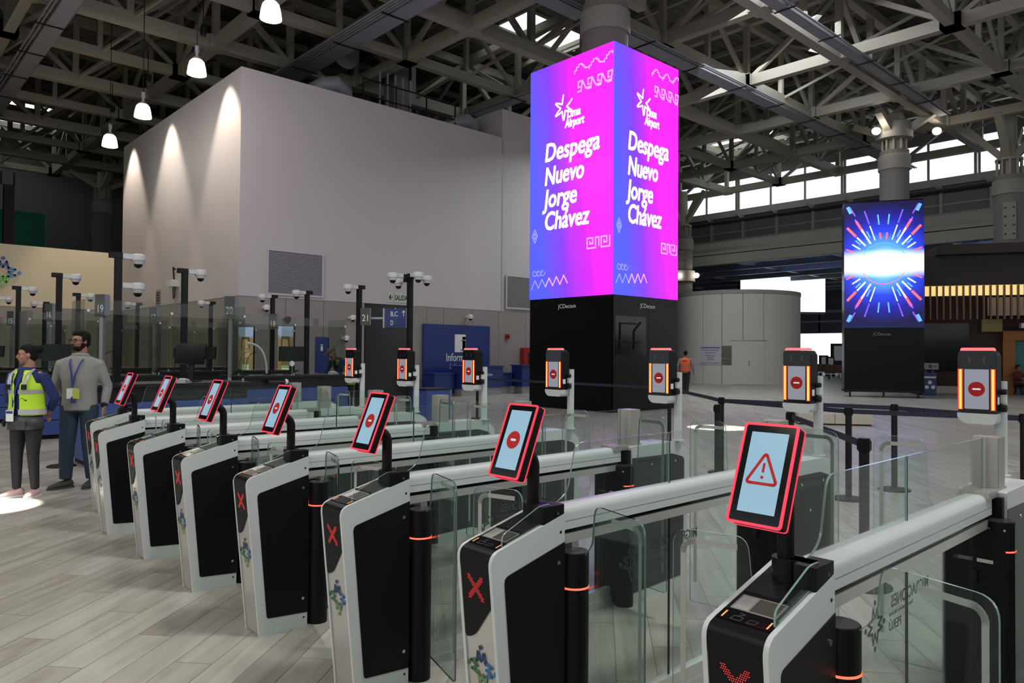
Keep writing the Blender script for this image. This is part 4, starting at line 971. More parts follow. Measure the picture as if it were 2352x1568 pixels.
for a, b, lb in (('a', 'b', 'dark belt running from the screen column to the stanchion left of the triangle tablet'), ('b', 'd', 'dark belt dipping behind the scanner before the far window'), ('b', 'e', 'dark belt ending at the stanchion beside the bench platform'), ('e', 'h', 'dark belt passing behind the largest face scanner'), ('d', 'h', 'lower dark belt passing behind the largest face scanner'), ('c', 'f', 'dark belt stretching to the nearest stanchion'), ('n', 'a', 'dark belt in front of the black base of the screen column')):
    belt((*ST[a][:2], 0), (*ST[b][:2], 0), lb)
# low bench platform in the hall
BA, BB = Vector((-.75, 14.65, 0)), Vector((.27, 15.35, 0)); u = (BB-BA).normalized()
R = Matrix.Translation(BB) @ Matrix.Rotation(math.atan2(u.y, u.x), 4, 'Z')
o = MB().box((-1.55, .03, 0), (-.03, 1.2, .03)).build('bench_platform', M_steelblk); o.matrix_world = R
tag(o, 'low pale block bench standing on the open floor before the starburst screen', 'bench')
mp_ = mat('pale_laminate', (.50, .45, .39), .6, var=.04)
for a_, b_ in ((-1.58, -.80), (-.79, 0)): MB().box((a_, 0, .03), (b_, 1.23, .25)).build('block', mp_, o)

# ------------------------------------------------------------------ pendant lamps and wall spots
M_bell = mat('lit_bell', (1, 1, 1), .4, 0, (1, .97, .9), 5)
for k, (x, y, z, lb) in enumerate(((-9.58, 5.7, 9.35, 'largest bell pendant lamp, hanging just left of the box room top corner'), (-13.71, 5.48, 9.12, 'second largest bell pendant lamp in the row'), (-17.64, 5.25, 8.80, 'third bell pendant lamp of the row, near the sloping edge of the box room'), (-21.4, 5.27, 8.66, 'smallest bell pendant lamp at the far end of the row'))):
    e = empty('pendant_lamp', (x, y, z), 0, lb, 'lamp', 'bell pendant lamps')
    MB().lathe([(.05, .42), (.14, .40), (.19, .34), (.225, .2), (.25, .02), (.25, 0), (.235, 0), (.20, .2), (.16, .32), (.05, .38)][::-1], seg=28).build('shade', M_bell, e, True)
    MB().lathe([(.02, .37), (.10, .40), (.13, .41), (.10, .46), (.04, .50), (.04, .62), (.06, .63), (.06, .78), (.02, .8)], seg=16).build('cap', M_galv, e, True)
    MB().cyl((0, 0, .78), (0, 0, ZD-z), .012, seg=8).build('rod', M_steelblk, e)
    MB().ball((0, 0, .15), .09).build('bulb', M_bell, e, True)
    lamp('POINT', 'pendant_glow', (x, y, z-.12), (0, 0, 0), 70, (1, .93, .82), shadow_soft_size=.2)
for k, (x, lb) in enumerate(((-16.35, 'nearest'), (-21.75, 'middle'), (-26.4, 'farthest'))):  # spotlights assumed from the light pools on the wall; fixtures added
    e = empty('assumed_wall_spot', (x, 6.58, 11.3), 0, lb+' assumed black spotlight above the lamp-lit wall of the box room', 'light')
    MB().cyl((0, 0, .05), (0, .03, .32), .09, seg=16).build('housing', M_steelblk, e, True); MB().cyl((0, 0, .3), (0, 0, 1.22), .015, seg=8).build('rod', M_steelblk, e)
    lamp('SPOT', 'assumed_wall_wash', (x, 6.6, 11.3), (x, 6.75, 0), 1700, (1, .87, .68), spot_size=math.radians(63), spot_blend=.5, shadow_soft_size=.05)

# ------------------------------------------------------------------ camera poles
def dome(parent, d, z, off=.0):                         # d: unit direction of the arm
    d = Vector((d[0], d[1], 0)); p = d*(off+.06)
    a = MB().bar(p*0+Vector((0, 0, z)), d*(off+.07)+Vector((0, 0, z)), .07, .07).build('arm', M_steelblk, parent)
    c = d*(off+.27)
    m = MB().bar(d*(off+.05)+Vector((0, 0, z+.005)), c+Vector((0, 0, z+.005)), .08, .075)
    m.lathe([(.085, -.055), (.098, -.045), (.105, .02), (.10, .04), (.06, .055)], (c.x, c.y, z), 20); m.lathe([(.062, -.10), (.080, -.07), (.088, -.05)], (c.x, c.y, z), 20)
    o = m.build('dome_housing', mat('camera_white', (.55, .56, .57), .4), parent, True)
    MB().ball((c.x, c.y, z-.10), (.060, .060, .058), 16, 8).build('dome_lens', M_gloss, o, True)
YP, YM = (0, 1), (0, -1)
for x, y, h, arms, lb in ((-4.97, 1.33, 3.0, ((YP, 2.95), (YP, 2.52)), 'thickest black camera pole, with two domes, rising behind the man'), (-8.93, 1.36, 3.0, ((YP, 2.95),), 'black camera pole with one dome directly left of the man'),
        (-12.86, 1.34, 3.0, ((YP, 2.95),), 'black camera pole with one dome above the woman'), (-17.0, 1.5, 3.0, ((YP, 2.95),), 'black camera pole cut by the left edge of the photo'),
        (-6.43, 2.77, 3.0, ((YP, 2.95),), 'black camera pole beside the large tilted monitor'), (-6.94, 6.56, 3.0, ((YM, 2.95),), 'black camera pole carrying the number box of booth twenty-one'), (-9.14, 6.48, 3.0, ((YM, 2.95),), 'black camera pole next to the square wall vent'),
        (-10.9, 6.44, 3.0, ((YM, 2.95),), 'black camera pole carrying the number box of booth eighteen'), (-14.1, 2.8, 3.0, ((YP, 2.95),), 'slim black camera pole left of the nineteen box'), (-16.89, 4.97, 3.0, ((YM, 2.95),), 'small far black camera pole behind the thickest pole'),
        (-14.59, 6.28, 3.0, ((YM, 2.95),), 'small far black camera pole left of the number box reading twenty'), (-18.6, 2.9, 3.0, ((YM, 2.95),), 'tiny far black camera pole behind the man'), (-4.98, 6.51, 3.1, ((YM, 3.04), (YP, 3.04), ((1, 0), 3.06), ((-1, 0), 2.98)), 'black pole with a cluster of four dome cameras')):
    e = empty('camera_pole', (x, y, 0), 0, lb, 'camera pole', 'dome camera poles')
    MB().box((-.045, -.045, 0), (.045, .045, h)).build('pole', M_steelblk, e); MB().box((-.1, -.1, 0), (.1, .1, .015)).build('base_plate', M_steelblk, e)
    if len(arms) < 3: MB().box((-.05, -.12 if arms[0][0] == YP else -.045, h-.08), (.05, .045 if arms[0][0] == YP else .12, h)).build('pole_cap', M_steelblk, e)
    for d, z in arms: dome(e, d, z, .13 if len(arms) > 2 and d != (1, 0) else .0)
for y, z, lb in ((11.25, 2.75, 'small white dome camera on the cladding left of the doorway'), (11.0, 2.05, 'lower white dome camera on the cladding near the cap-wearing man'), (8.2, 2.95, 'flat white wall camera under the square vent'), (16.4, 2.98, 'slim camera bracket above the blue information panel'), (8.9, 2.6, 'small dark dome camera beside a camera pole')):
    e = empty('wall_camera', (bx, y, z), 0, lb, 'camera'); m = M_steelblk if 'dark' in lb else M_letter
    MB().bar((0, 0, 0), (.2, 0, 0), .08).lathe([(.07, -.09), (.10, -.04), (.10, .05), (.05, .08)], (.26, 0, 0), 16).build('housing', m, e, True); MB().ball((.26, 0, -.09), .065).build('lens', M_gloss, e, True)

# ------------------------------------------------------------------ immigration booths
M_bluelow = mat('booth_blue', (.035, .07, .26), .45, var=.08); M_grey = mat('post_grey', (.33, .34, .34), .4, .4)
M_bblk = mat('booth_black', (.010, .010, .011), .3, spec=.4)
def booth(xf, y0, y1, label, depth=.85, glass=True):
    e = empty('inspection_booth', (xf, y0, 0), 0, label, 'booth'); L = y1-y0
    MB().box((-depth+.05, .05, 0), (-.08, L-.05, .08)).build('kick_plate', M_steelblk, e)
    for k in range(3): MB().box((-.06, 0, .08+.26*k), (0, L, .325+.26*k)).build('front_rib', M_bluelow, e)
    MB().box((-depth, 0, .08), (-.06, L, .86)).build('body', M_bluelow, e)
    MB().box((-depth, 0, .86), (-.03, L, 1.06)).build('upper_body', M_bblk, e)
    MB().box((-depth-.05, -.04, 1.06), (.05, L+.04, 1.10)).build('counter_top', M_bblk, e)
    if glass:
        n = max(2, round(L/1.1))
        for k in range(n): MB().box((-.12, L*k/n+.01, 1.14), (-.108, L*(k+1)/n-.01, 2.25)).build('glass_screen', [M_booth], e)
        for y in (0, L): MB().box((-depth, y-.006, 1.14), (-.14, y+.006, 2.25)).build('glass_screen', [M_booth], e)
        for k in range(n+1):
            c = MB(); y = min(max(L*k/n, .03), L-.03)
            c.cyl((-.13, y, 2.1), (-.09, y, 2.1), .02, seg=10); c.build('glass_clamp', M_metal, e, True); MB().cyl((-.114, y, 1.1), (-.114, y, 1.15), .018, seg=10).build('glass_foot', M_metal, e, True)
    return e
booth(-4.14, .75, 2.95, 'nearest black-topped blue booth right behind the smallest tablets')
booth(-6.75, 3.9, 6.2, 'long black-topped blue booth the man in a cap leans over')
booth(-8.1, .75, 2.95, 'blue booth behind the man')
booth(-12.05, .75, 2.95, 'blue booth behind the woman')
booth(-16.0, .75, 2.95, 'distant blue booth at the left edge')
booth(-10.7, 3.9, 7.0, 'middle booth of the rear row, behind the number 20 box')
booth(-14.5, 3.9, 6.8, 'rearmost booth nearest the corner of the box room')
e = empty('storage_cabinet', (-5.3, 7.15, 0), 0, 'low blue cabinet on the floor behind the second face scanner from the left', 'cabinet')
MB().box((-.5, 0, .04), (0, .62, .80)).build('body', M_bluelow, e); MB().box((-.52, -.02, .80), (.02, .64, .83)).build('top', M_bblk, e); MB().box((0, .02, .08), (.012, .60, .76)).build('door', M_bluelow, e); MB().box((-.46, .04, 0), (-.04, .58, .04)).build('base', M_steelblk, e)
# white outline of seated-height dividers: number boxes on grey posts
M_sign = mat('sign_grey', (.055, .058, .055), .5)
for x, y, z, n, w, h, lb in ((-8.11, 1.85, 2.39, '19', .2, .40, 'dark number box reading nineteen on a grey post'), (-7.0, 3.79, 2.40, '20', .2, .42, 'dark number box reading twenty on a grey post'), (-6.80, 6.62, 2.33, '21', .2, .36, 'dark number box reading twenty-one on a camera pole'), (-10.8, 6.4, 2.33, '18', .2, .38, 'dark number box reading eighteen on a camera pole'), (-12.78, 4.17, 2.47, '17', .2, .38, 'dark number box reading seventeen in the far booths'), (-12.81, 1.92, 2.44, '16', .2, .40, 'narrow number box reading sixteen behind the woman'), (-16.6, 1.75, 2.4, '15', .2, .4, 'faint number box reading fifteen at the far left')):
    e = empty('number_sign', (x, y, z), math.radians(38) if n in ('19', '16', '15', '17') else math.radians(45), lb, 'sign', 'booth number signs')
    MB().box((-w/2, -.005, -h/2), (w/2, 0, h/2)).build('sign_face', M_sign, e); MB().box((-w/2, 0, -h/2), (w/2, .14, h/2)).build('sign_box', M_grey, e)
    text('digits', n, .20, M_letter, e, frame((-.065, -.007, -.13 if n != '21' else -.1), (1, 0, 0)), 0, 0, fit=.125 if n[0] == '2' else .11)
    if n not in ('21', '18'): MB().box((-.035, .04, -z), (.035, .11, -h/2)).build('post', M_grey, e)
e = empty('direction_sign', (-6.55, 6.98, 2.30), math.radians(45), 'blue hanging sign reading B,C and D with an upward arrow', 'sign')
MB().box((-.03, 0, -.2), (.44, .05, .2)).build('sign_face', mat('sign_blue', (.015, .03, .16), .5), e)
for x in (-.06, .44): MB().box((x, -.01, -.21), (x+.035, .06, .21)).build('side_bar', M_grey, e)
text('lettering', 'B,C', .15, M_letter, e, frame((.1, -.003, .04), (1, 0, 0)), 0, 0, fit=.15); text('lettering', 'D', .15, M_letter, e, frame((.1, -.003, -.15), (1, 0, 0)), 0, 0, fit=.055)
MB().ribbon([(.385, .04), (.385, .16)], .012, 'xz', -.004, 0).ribbon([(.355, .125), (.385, .16), (.415, .125)], .012, 'xz', -.004, 0).build('arrow', M_letter, e)
MB().cyl((.2, .03, .2), (.2, .03, .22), .02).box((-.60, .03, -.02), (-.05, .05, .02)).build('bracket', M_grey, e)
e = empty('exit_sign', (bx+.02, 12.80, 3.36), PI/2, 'white exit sign reading SALIDA with a left arrow', 'sign')
M_pale = mat('photoluminescent', (.50, .53, .46), .6); M_dkgreen = mat('dark_green', (.01, .04, .02), .6)
MB().box((0, 0, 0), (.22, .02, .36)).box((.24, 0, 0), (.86, .02, .36)).build('plate', M_pale, e)
MB().ribbon([(.17, .18), (.05, .18)], .035, 'xz', -.004, 0).ribbon([(.11, .27), (.045, .18), (.11, .09)], .035, 'xz', -.004, 0).build('arrow', M_dkgreen, e)
text('lettering', 'SALIDA', .26, M_dkgreen, e, frame((.27, -.003, .09), (1, 0, 0)), .005, 0, fit=.55)
# monitors, microphones, lamps on the booths
def monitor(x, y, z, rz, w, h, tilt, label):
    e = empty('desk_monitor', (x, y, z), rz, label, 'monitor'); R = Matrix.Translation((0, 0, .42)) @ Matrix.Rotation(tilt, 4, 'X')
    MB().box((-w/2, -.02, -h/2), (w/2, .02, h/2), M=R).build('screen', M_gloss, e); MB().box((-.04, .01, .0), (.04, .05, .42)).build('stand', M_bblk, e); MB().box((-.13, -.08, 0), (.13, .12, .015)).build('foot', M_bblk, e)
monitor(-4.6, 2.25, 1.10, math.radians(47), .44, .32, -.3, 'large tilted dark monitor on the nearest booth')
for x, y, r_, lb in ((-8.6, 1.3, 60, 'dark monitor on the booth behind the man'), (-12.5, 1.8, 40, 'dark monitor on the booth behind the woman'), (-7.1, 5.1, 50, 'small dark monitor left of the man in a cap'), (-11.1, 4.9, 30, 'dark monitor on the middle rear booth'), (-14.9, 5.6, 40, 'dark monitor on the rearmost booth'), (-16.5, 1.4, 50, 'dark monitor on the distant left booth')):
    monitor(x, y, 1.10, math.radians(r_), .5, .3, -.1, lb)
def mic(x, y, lb, m, r, dx, dy, h):
    e = empty('gooseneck', (x, y, 1.1), 0, lb, 'microphone' if r < .01 else 'lamp')
    pts = [(0, 0, .02)]+[(dx*(t/8)**2.2, dy*(t/8)**2.2, h*math.sin(PI/2*t/8)) for t in range(1, 9)]
    MB().tube(pts, [r]*len(pts), 10).build('neck', m, e, True); MB().cyl((0, 0, 0), (0, 0, .03), .06, seg=18).build('base', M_bblk, e, True)
    MB().ball(pts[-1], r*1.8).build('tip', m, e, True)
mic(-7.35, 4.7, 'thick white curved neck lamp on the long booth', M_letter, .022, -.16, -.30, .62)
for x, y, lb in ((-4.3, 1.9, 'thin black microphone on the nearest booth'), (-7.2, 4.2, 'thin black microphone at the left end of the long booth'), (-8.3, 1.9, 'thin microphone on the booth behind the man'), (-12.2, 1.5, 'thin microphone behind the woman'), (-10.9, 5.6, 'thin microphone on the middle rear booth')): mic(x, y, lb, M_steelblk, .006, -.1, .25, .45)
for x, y, rz_, lb in ((-4.0, 2.0, .7, 'pale document pad on the nearest booth edge'), (-6.7, 5.9, .4, 'small clear stand with chrome pins on the long booth')):
    e = empty('document_pad', (x-.12, y, 1.1), rz_, lb, 'device'); MB().prism([(-.09, 0), (.09, 0), (.09, .02), (-.09, .06)], 'yz', -.07, .07).build('pad', M_grey, e); MB().box((-.05, -.06, .035), (.05, .04, .06), M=Matrix.Rotation(-.2, 4, 'X')).build('plate', M_letter, e)
e = empty('desk_webcam', (-6.62, 4.62, .98), 0, 'black cylindrical camera with a white cap under the long counter', 'camera'); MB().cyl((-.05, -.2, 0), (-.0, .12, 0), .05, seg=16).build('body', M_bblk, e, True); MB().ball((.0, .14, 0), .055).build('front_cap', M_letter, e, True)
e = empty('round_mirror', (-6.85, 5.0, 1.1), 0, 'small round glass mirror on a thin stand on the long booth', 'mirror'); MB().cyl((0, 0, 0), (0, 0, .18), .006, seg=8).build('stem', M_metal, e); MB().cyl((0, -.0, .23), (.012, -.012, .23), .055, seg=20).build('disc', M_metal, e, True); MB().cyl((0, 0, 0), (0, 0, .01), .05, seg=16).build('base', M_metal, e)
# advert reflections in the booth glass, built as glowing panels behind it
def advert(nt):
    N = nt.nodes; L = nt.links; tc = N.new('ShaderNodeTexCoord'); sp = N.new('ShaderNodeSeparateXYZ'); L.new(tc.outputs['Generated'], sp.inputs[0])
    no = N.new('ShaderNodeTexNoise'); no.inputs['Scale'].default_value = 3; L.new(tc.outputs['Generated'], no.inputs['Vector'])
    a = N.new('ShaderNodeMath'); a.operation = 'MULTIPLY_ADD'; L.new(no.outputs['Fac'], a.inputs[0]); a.inputs[1].default_value = .25; L.new(sp.outputs[2], a.inputs[2])
    cr = N.new('ShaderNodeValToRGB'); E_ = cr.color_ramp.elements; E_[0].position = .15; E_[0].color = (.35, .20, .05, 1); E_[1].position = 1.08; E_[1].color = (.6, .7, 1, 1)
    e = E_.new(.5); e.color = (.42, .27, .10, 1); e = E_.new(.95); e.color = (.45, .33, .18, 1)
    L.new(a.outputs[0], cr.inputs[0]); return cr.outputs[0]
M_ad = gradmat('advert_picture', advert, .75)
M_skinad = mat('advert_face', (.3, .2, .1), .6, 0, (.50, .30, .17), .8)
for x, y, lb in ((-11.9, 7.28, 'yellow advert of a woman reflected in glass, built behind the long booth'), (-13.6, 6.9, 'fainter advert reflection, built left of the brighter one')):
    e = empty('advert_reflection', (x, y, 0), math.radians(47), lb, 'reflection'); MB().box((-.22, 0, .5), (.22, .12, 2.28)).box((-.1, .02, 0), (.1, .1, .5)).box((-.25, -.1, 0), (.25, .2, .04)).build('housing', M_steelblk, e)
    o = MB().box((-.21, -.01, .52), (.21, 0, 2.26)).build('picture', M_ad, e)
    MB().prism(disc(.0, 1.78, .10, 20, .14), 'xz', -.014, -.01).prism([(-.16, 1.4), (.16, 1.4), (.07, 1.6), (-.05, 1.62)], 'xz', -.014, -.01).build('portrait', M_skinad, o)
    MB().prism(rnd([(-.13, 1.6), (-.12, 1.98), (.12, 1.98), (.13, 1.6), (.08, 1.7), (.06, 1.9), (-.08, 1.92), (-.09, 1.7)], .03), 'xz', -.016, -.0145).build('portrait_hair', mat('advert_hair', (.1, .05, .02), .6, 0, (.16, .08, .03), .8), o)
    MB().box((-.1, -.014, .95), (.1, -.01, 1.2)).build('caption_block', mat('advert_caption', (.4, .5, .3), .6, 0, (.45, .6, .35), .7), o)

# ------------------------------------------------------------------ information desk
M_info = mat('info_blue', (.012, .028, .16), .4, var=.05)
e = empty('information_board', (bx+.1, 14.31, 0), PI/2, 'large blue wall panel with a white square i and the word Información', 'sign')
MB().box((0, 0, 0), (3.22, .09, 2.64)).build('panel', M_info, e)
MB().box((1.45, -.012, 1.60), (1.98, 0, 2.28)).build('white_square', M_letter, e)
text('i_symbol', 'i', .78, M_info, e, frame((1.76, -.014, 1.68), (1, 0, 0)), 0, 0, fit=.13, heavy=.02); MB().box((1.745, -.018, 1.66), (1.93, -.012, 1.70)).box((1.755, -.018, 2.03), (1.86, -.012, 2.06)).build('i_serif', M_info, e)
text('lettering', 'Información', .42, M_letter, e, frame((1.03, -.002, 1.26), (1, 0, 0)), .004, 0, fit=1.55)
text('lettering', 'Information', .33, mat('pale_lettering', (.3, .3, .4), .5), e, frame((1.17, -.002, .95), (1, 0, 0)), 0, .25, fit=1.3)
def desk(x, y0, y1, z, label, lines=()):
    e = empty('information_desk', (x, y0, 0), PI/2, label, 'counter'); L = y1-y0
    MB().box((0, .0, .28), (L, .6, z)).build('front', M_info, e); MB().box((.06, .06, 0), (L-.06, .5, .28)).build('plinth', M_grey, e); MB().box((-.04, -.05, z), (L+.04, .65, z+.04)).build('top', M_info, e)
    for i, t in enumerate(lines): text('lettering', t, .16, M_letter, e, frame((.55, -.002, .72-.17*i), (1, 0, 0)), 0, 0, fit=.9)
    return e
desk(-14.2, 14.0, 14.9, .80, 'low left part of the blue information desk'); desk(-13.9, 15.0, 17.0, 1.06, 'blue information desk below the blue wall panel', ('Información',)); desk(-14.4, 17.1, 17.9, .78, 'low grey shelf between the two blue desks'); desk(-13.9, 18.0, 20.6, 1.08, 'blue desk reading AEROPUERTO JORGE CHÁVEZ beside the screen column', ('AEROPUERTO', 'JORGE CHÁVEZ'))
e = empty('info_totem', (-13.2, 9.05, 0), math.radians(47), 'slim blue totem with a small white i behind the capped man', 'sign'); MB().prism(rect(-.2, 0, .2, 2.02, .06), 'xz', 0, .1).build('board', M_info, e)
text('i_symbol', 'i', .3, M_letter, e, frame((-.05, -.004, 1.6), (1, 0, 0)), .004, 0, fit=.07)
e = empty('fire_cabinet', (bx+.02, 19.3, .9), PI/2, 'red fire cabinet on the grey cladding near the screen column', 'cabinet'); MB().box((0, -.2, 0), (.9, 0, .9)).build('body', mat('fire_red', (.30, .01, .01), .5), e); MB().box((.25, -.21, .0), (.8, -.2, .7)).build('door', mat('fire_glass', (.03, .02, .02), .2), e)
e = empty('alarm_box', (bx+.02, 18.45, 2.15), PI/2, 'tiny red alarm box on the cladding right of the blue panel', 'alarm'); MB().box((0, -.08, 0), (.16, 0, .2)).build('body', MATS['fire_red'], e); MB().cyl((.08, -.1, .1), (.08, -.08, .1), .04).build('button', M_steelblk, e)
for x, y, lb in ((-25.2, 6.9, 'pale cream column cover standing in the left booths'), ): pass

# ------------------------------------------------------------------ people
M_skin = mat('skin_tan', (.30, .15, .095), .5, var=.06); M_skinw = mat('skin_warm', (.36, .17, .11), .5, var=.06); M_hair = mat('dark_hair', (.007, .005, .004), .75, var=.3, vscale=40, spec=.2)
M_eyew = mat('eye_white', (.45, .42, .40), .3); M_lip = mat('lips', (.22, .07, .06), .5)
def remesh(vox, smooth=4, sub=0):
    def f(o):
        m = o.modifiers.new('merge', 'REMESH'); m.mode = 'VOXEL'; m.voxel_size = vox; m.use_smooth_shade = True
        m = o.modifiers.new('soften', 'SMOOTH'); m.iterations = smooth; m.factor = .6
    return f
def head(mb, c, yaw, s, pitch=0):
    R = Matrix.Translation(c) @ Matrix.Rotation(yaw, 4, 'Z') @ Matrix.Rotation(pitch, 4, 'X') @ Matrix.Scale(s, 4); t = MB()
    t.ball((0, .012, .03), (.076, .096, .088)); t.ball((0, -.022, -.028), (.060, .066, .082)); t.ball((0, -.052, -.085), (.030, .028, .026)); t.ball((0, -.055, .02), (.055, .034, .05))
    t.tube([(0, -.086, .012), (0, -.104, -.022), (0, -.098, -.034)], [.009, .015, .011], 8); t.ball((0, -.082, -.055), (.025, .014, .013)); t.ball((-.03, -.080, .018), (.02, .012, .009)); t.ball((.03, -.080, .018), (.02, .012, .009))
    for q in (-1, 1): t.ball((q*.076, .010, -.010), (.010, .020, .031)); t.ball((q*.045, -.055, -.025), (.02, .022, .022))
    t.tube([(0, .02, -.05), (0, .03, -.16)], [.052, .056], 12)
    mb.add([R @ Vector(v) for v in t.v], t.f); return R
def hand(mb, w, d, s, curl=.35, side=1):                # w wrist, d direction of the forearm
    w = Vector(w); d = Vector(d).normalized(); n = Vector((side, 0, 0)); n = (n-n.dot(d)*d).normalized(); b = d.cross(n).normalized()
    mb.tube([w-d*.03*s, w+d*.02*s, w+d*.06*s, w+d*.095*s], [(.024*s, .03*s), (.020*s, .036*s), (.018*s, .042*s), (.014*s, .038*s)], 10, ref=n)
    for k, L in enumerate((.070, .082, .076, .060)):
        o = w+d*.088*s+b*(.029-.0195*k)*s; p = o+d*L*.45*s-n*curl*.012*s; q = p+d*L*.35*s-n*curl*.03*s; r = q+d*L*.2*s-n*curl*.03*s
        mb.tube([o-d*.02*s, o, p, q, r], [.010*s, .0098*s, .009*s, .0082*s, .0065*s], 8)
    o = w+d*.025*s+b*.030*s; mb.tube([w+d*.01*s+b*.015*s, o, o+d*.035*s+b*.018*s-n*.01*s, o+d*.062*s+b*.02*s-n*.02*s], [.014*s, .013*s, .011*s, .008*s], 8)
def person(loc, rz, H, label, cfg):
    e = empty('person', loc, rz, label, 'person'); s = H/1.8; P = {k: [Vector(v)*s for v in vs] for k, vs in cfg['limbs'].items()}
    fem = cfg.get('fem'); lean = Vector(cfg.get('lean', (0, 0, 0)))*s; up = lambda z, y=0, x=0: Vector((x, y, z))*s+lean*max(0, (z-.95)/.6)
    sk = cfg['skin']; body = MB(); hc = up(1.665, cfg.get('hy', -.01))+Vector(cfg.get('hoff', (0, 0, 0)))*s
    R = head(body, hc, cfg['yaw'], s*.98, cfg.get('hp', 0))
    w_, c_, h_ = cfg['girth']
    body.tube([hc+Vector((0, .02*s, -.12*s)), up(1.50, .02), up(1.44), up(1.25), up(1.05), up(.90)], [.055*s, (.06*s, .06*s), (.14*s, .08*s), (c_*.85*s, .095*s), (w_*.85*s, .085*s), (h_*.8*s, .09*s)], 14)
    for k in ('armL', 'armR'):
        a = P[k]; body.tube([up(1.44, 0, .08*(1 if k == 'armL' else -1)), a[0]+lean, a[1]+lean, a[2]+lean], [.05*s, .045*s, .036*s, .026*s], 10)
        hand(body, a[2]+lean, (a[2]-a[1]), s*1.0, cfg.get('curl', .6), 1 if k == 'armR' else -1)
    for k in ('legL', 'legR'):
        a = P[k]; body.tube([a[0], a[1], a[2]+Vector((0, 0, .02*s))], [.07*s, .05*s, .038*s], 10)
    body.build('body', sk, e, mod=remesh(.0075*s))
    # face details
    f = MB(); g = MB(); br = MB()
    for q in (-1, 1):
        g.ball((q*.030, -.079, -.002), (.012, .007, .006), 10, 6); f.ball((q*.030, -.0855, -.002), (.0055, .003, .0055), 8, 6); br.tube([(q*.014, -.090, .020), (q*.032, -.090, .026), (q*.050, -.077, .019)], .0042, 6)
    for m_, n_, mt in ((g, 'eye', M_eyew), (f, 'pupil', M_gloss), (br, 'eyebrow', M_hair), (MB().tube([(-.022, -.086, -.055), (0, -.096, -.053), (.022, -.086, -.055)], (.0055), 6), 'mouth', M_lip)):
        m_.v = [tuple(R @ Vector(v)) for v in m_.v]; m_.build(n_, mt, e, True)
    hr = MB(); hr.ball((0, .026, .042), (.083, .098, .090)); hr.ball((0, .055, -.01), (.070, .062, .075))
    if fem: hr.ball((0, .125, .065), (.050, .050, .048)); hr.ball((0, .09, .04), (.04, .05, .04)); hr.ball((0, .0, .072), (.068, .075, .058)); 
    else: hr.ball((0, -.015, .085), (.068, .072, .045)); [hr.ball((q*.073, .0, .02), (.010, .03, .035)) for q in (-1, 1)]
    hr.v = [tuple(R @ Vector(v)) for v in hr.v]
    if not cfg.get('cap'): hr.build('hair', M_hair, e, mod=remesh(.008*s))
    if cfg.get('beard'):
        b = MB(); b.ball((0, -.030, -.078), (.055, .060, .042)); b.ball((0, -.070, -.077), (.034, .024, .028))
        for q in (-1, 1): b.ball((q*.053, -.005, -.045), (.012, .035, .04))
        b.v = [tuple(R @ Vector(v)) for v in b.v]; b.build('beard', M_hair, e, mod=remesh(.006*s))
        m = MB().tube([(-.03, -.088, -.048), (0, -.102, -.040), (.03, -.088, -.048)], .006, 8); m.v = [tuple(R @ Vector(v)) for v in m.v]; m.build('moustache', M_hair, e, True)
    if cfg.get('glasses'):
        g = MB()
        for q in (-1, 1):
            ring = [(q*.033+.024*math.cos(t), -.100, .001+.018*math.sin(t)) for t in [2*PI*i/14 for i in range(15)]]; g.tube(ring, .0028, 6, ref=(0, 1, 0)); g.tube([(q*.058, -.099, .006), (q*.083, -.02, .006), (q*.083, .02, 0)], .0026, 6)
        g.tube([(-.01, -.103, .003), (.01, -.103, .003)], .003, 6, ref=(0, 1, 0)); g.v = [tuple(R @ Vector(v)) for v in g.v]; g.build('glasses', M_steelblk, e, True)
    if cfg.get('cap'):
        c = MB(); c.ball((0, .015, .060), (.088, .104, .072)); c.tube([(0, -.06, .052), (0, -.11, .050), (0, -.165, .040)], [(.07, .010), (.068, .008), (.045, .006)], 12); c.v = [tuple(R @ Vector(v)) for v in c.v]; c.build('cap', cfg['cap'], e, mod=remesh(.008*s))
    # clothes
    def garment(name, m, arms=True, puff=1.0, z0=.88, sleeves=1.0, vox=.011, lowflare=1.0):
        g = MB(); o = .012
        g.tube([up(1.515, .012), up(1.49, .008), up(1.455), up(1.38), up(1.25, -.004), up(1.10), up(1.0), up(z0)], [((.062+o)*s, (.060+o)*s), ((.10+o)*s, (.07+o)*s), ((.165*c_/.165+o)*s, (.088+o)*s), ((c_+.012+o)*s, (.112+o)*s*puff), ((c_+o)*s, (.122+o)*s*puff), ((w_+o)*s, (.112+o)*s*puff), ((w_*.5+h_*.5+o)*s*lowflare, (.118+o)*s*puff), ((h_+o)*s*lowflare, (.122+o)*s*puff)], 18)
        if arms:
            for k in ('armL', 'armR'):
                a = P[k]; q = a[1].lerp(a[2], sleeves*.92)
                g.tube([up(1.43, 0, .09*(1 if k == 'armL' else -1)), a[0]+lean, a[0].lerp(a[1], .5)+lean, a[1]+lean, a[1].lerp(a[2], .5)+lean, q+lean], [.068*s, .066*s, .060*s, .054*s, .049*s, .040*s], 12)
        return g.build(name, m, e, mod=remesh(vox*s, 5))
    garment(cfg['top'][0], cfg['top'][1], True)
    # trousers
    g = MB(); g.tube([up(1.00)-lean*0, up(.93), up(.86)], [((h_+.003)*s, .118*s), ((h_+.008)*s, .128*s), ((h_-.005)*s, .122*s)], 18)
    tr = cfg.get('leg_r', (.092, .066, .05))
    for k in ('legL', 'legR'):
        a = P[k]; g.tube([a[0]+Vector((0, 0, .05*s)), a[0], a[0].lerp(a[1], .5), a[1], a[1].lerp(a[2], .4), a[2]+Vector((0, 0, .005*s))], [tr[0]*s, tr[0]*s, (tr[0]*.55+tr[1]*.45)*s, tr[1]*s, (tr[1]*.9)*s, tr[2]*s], 14)
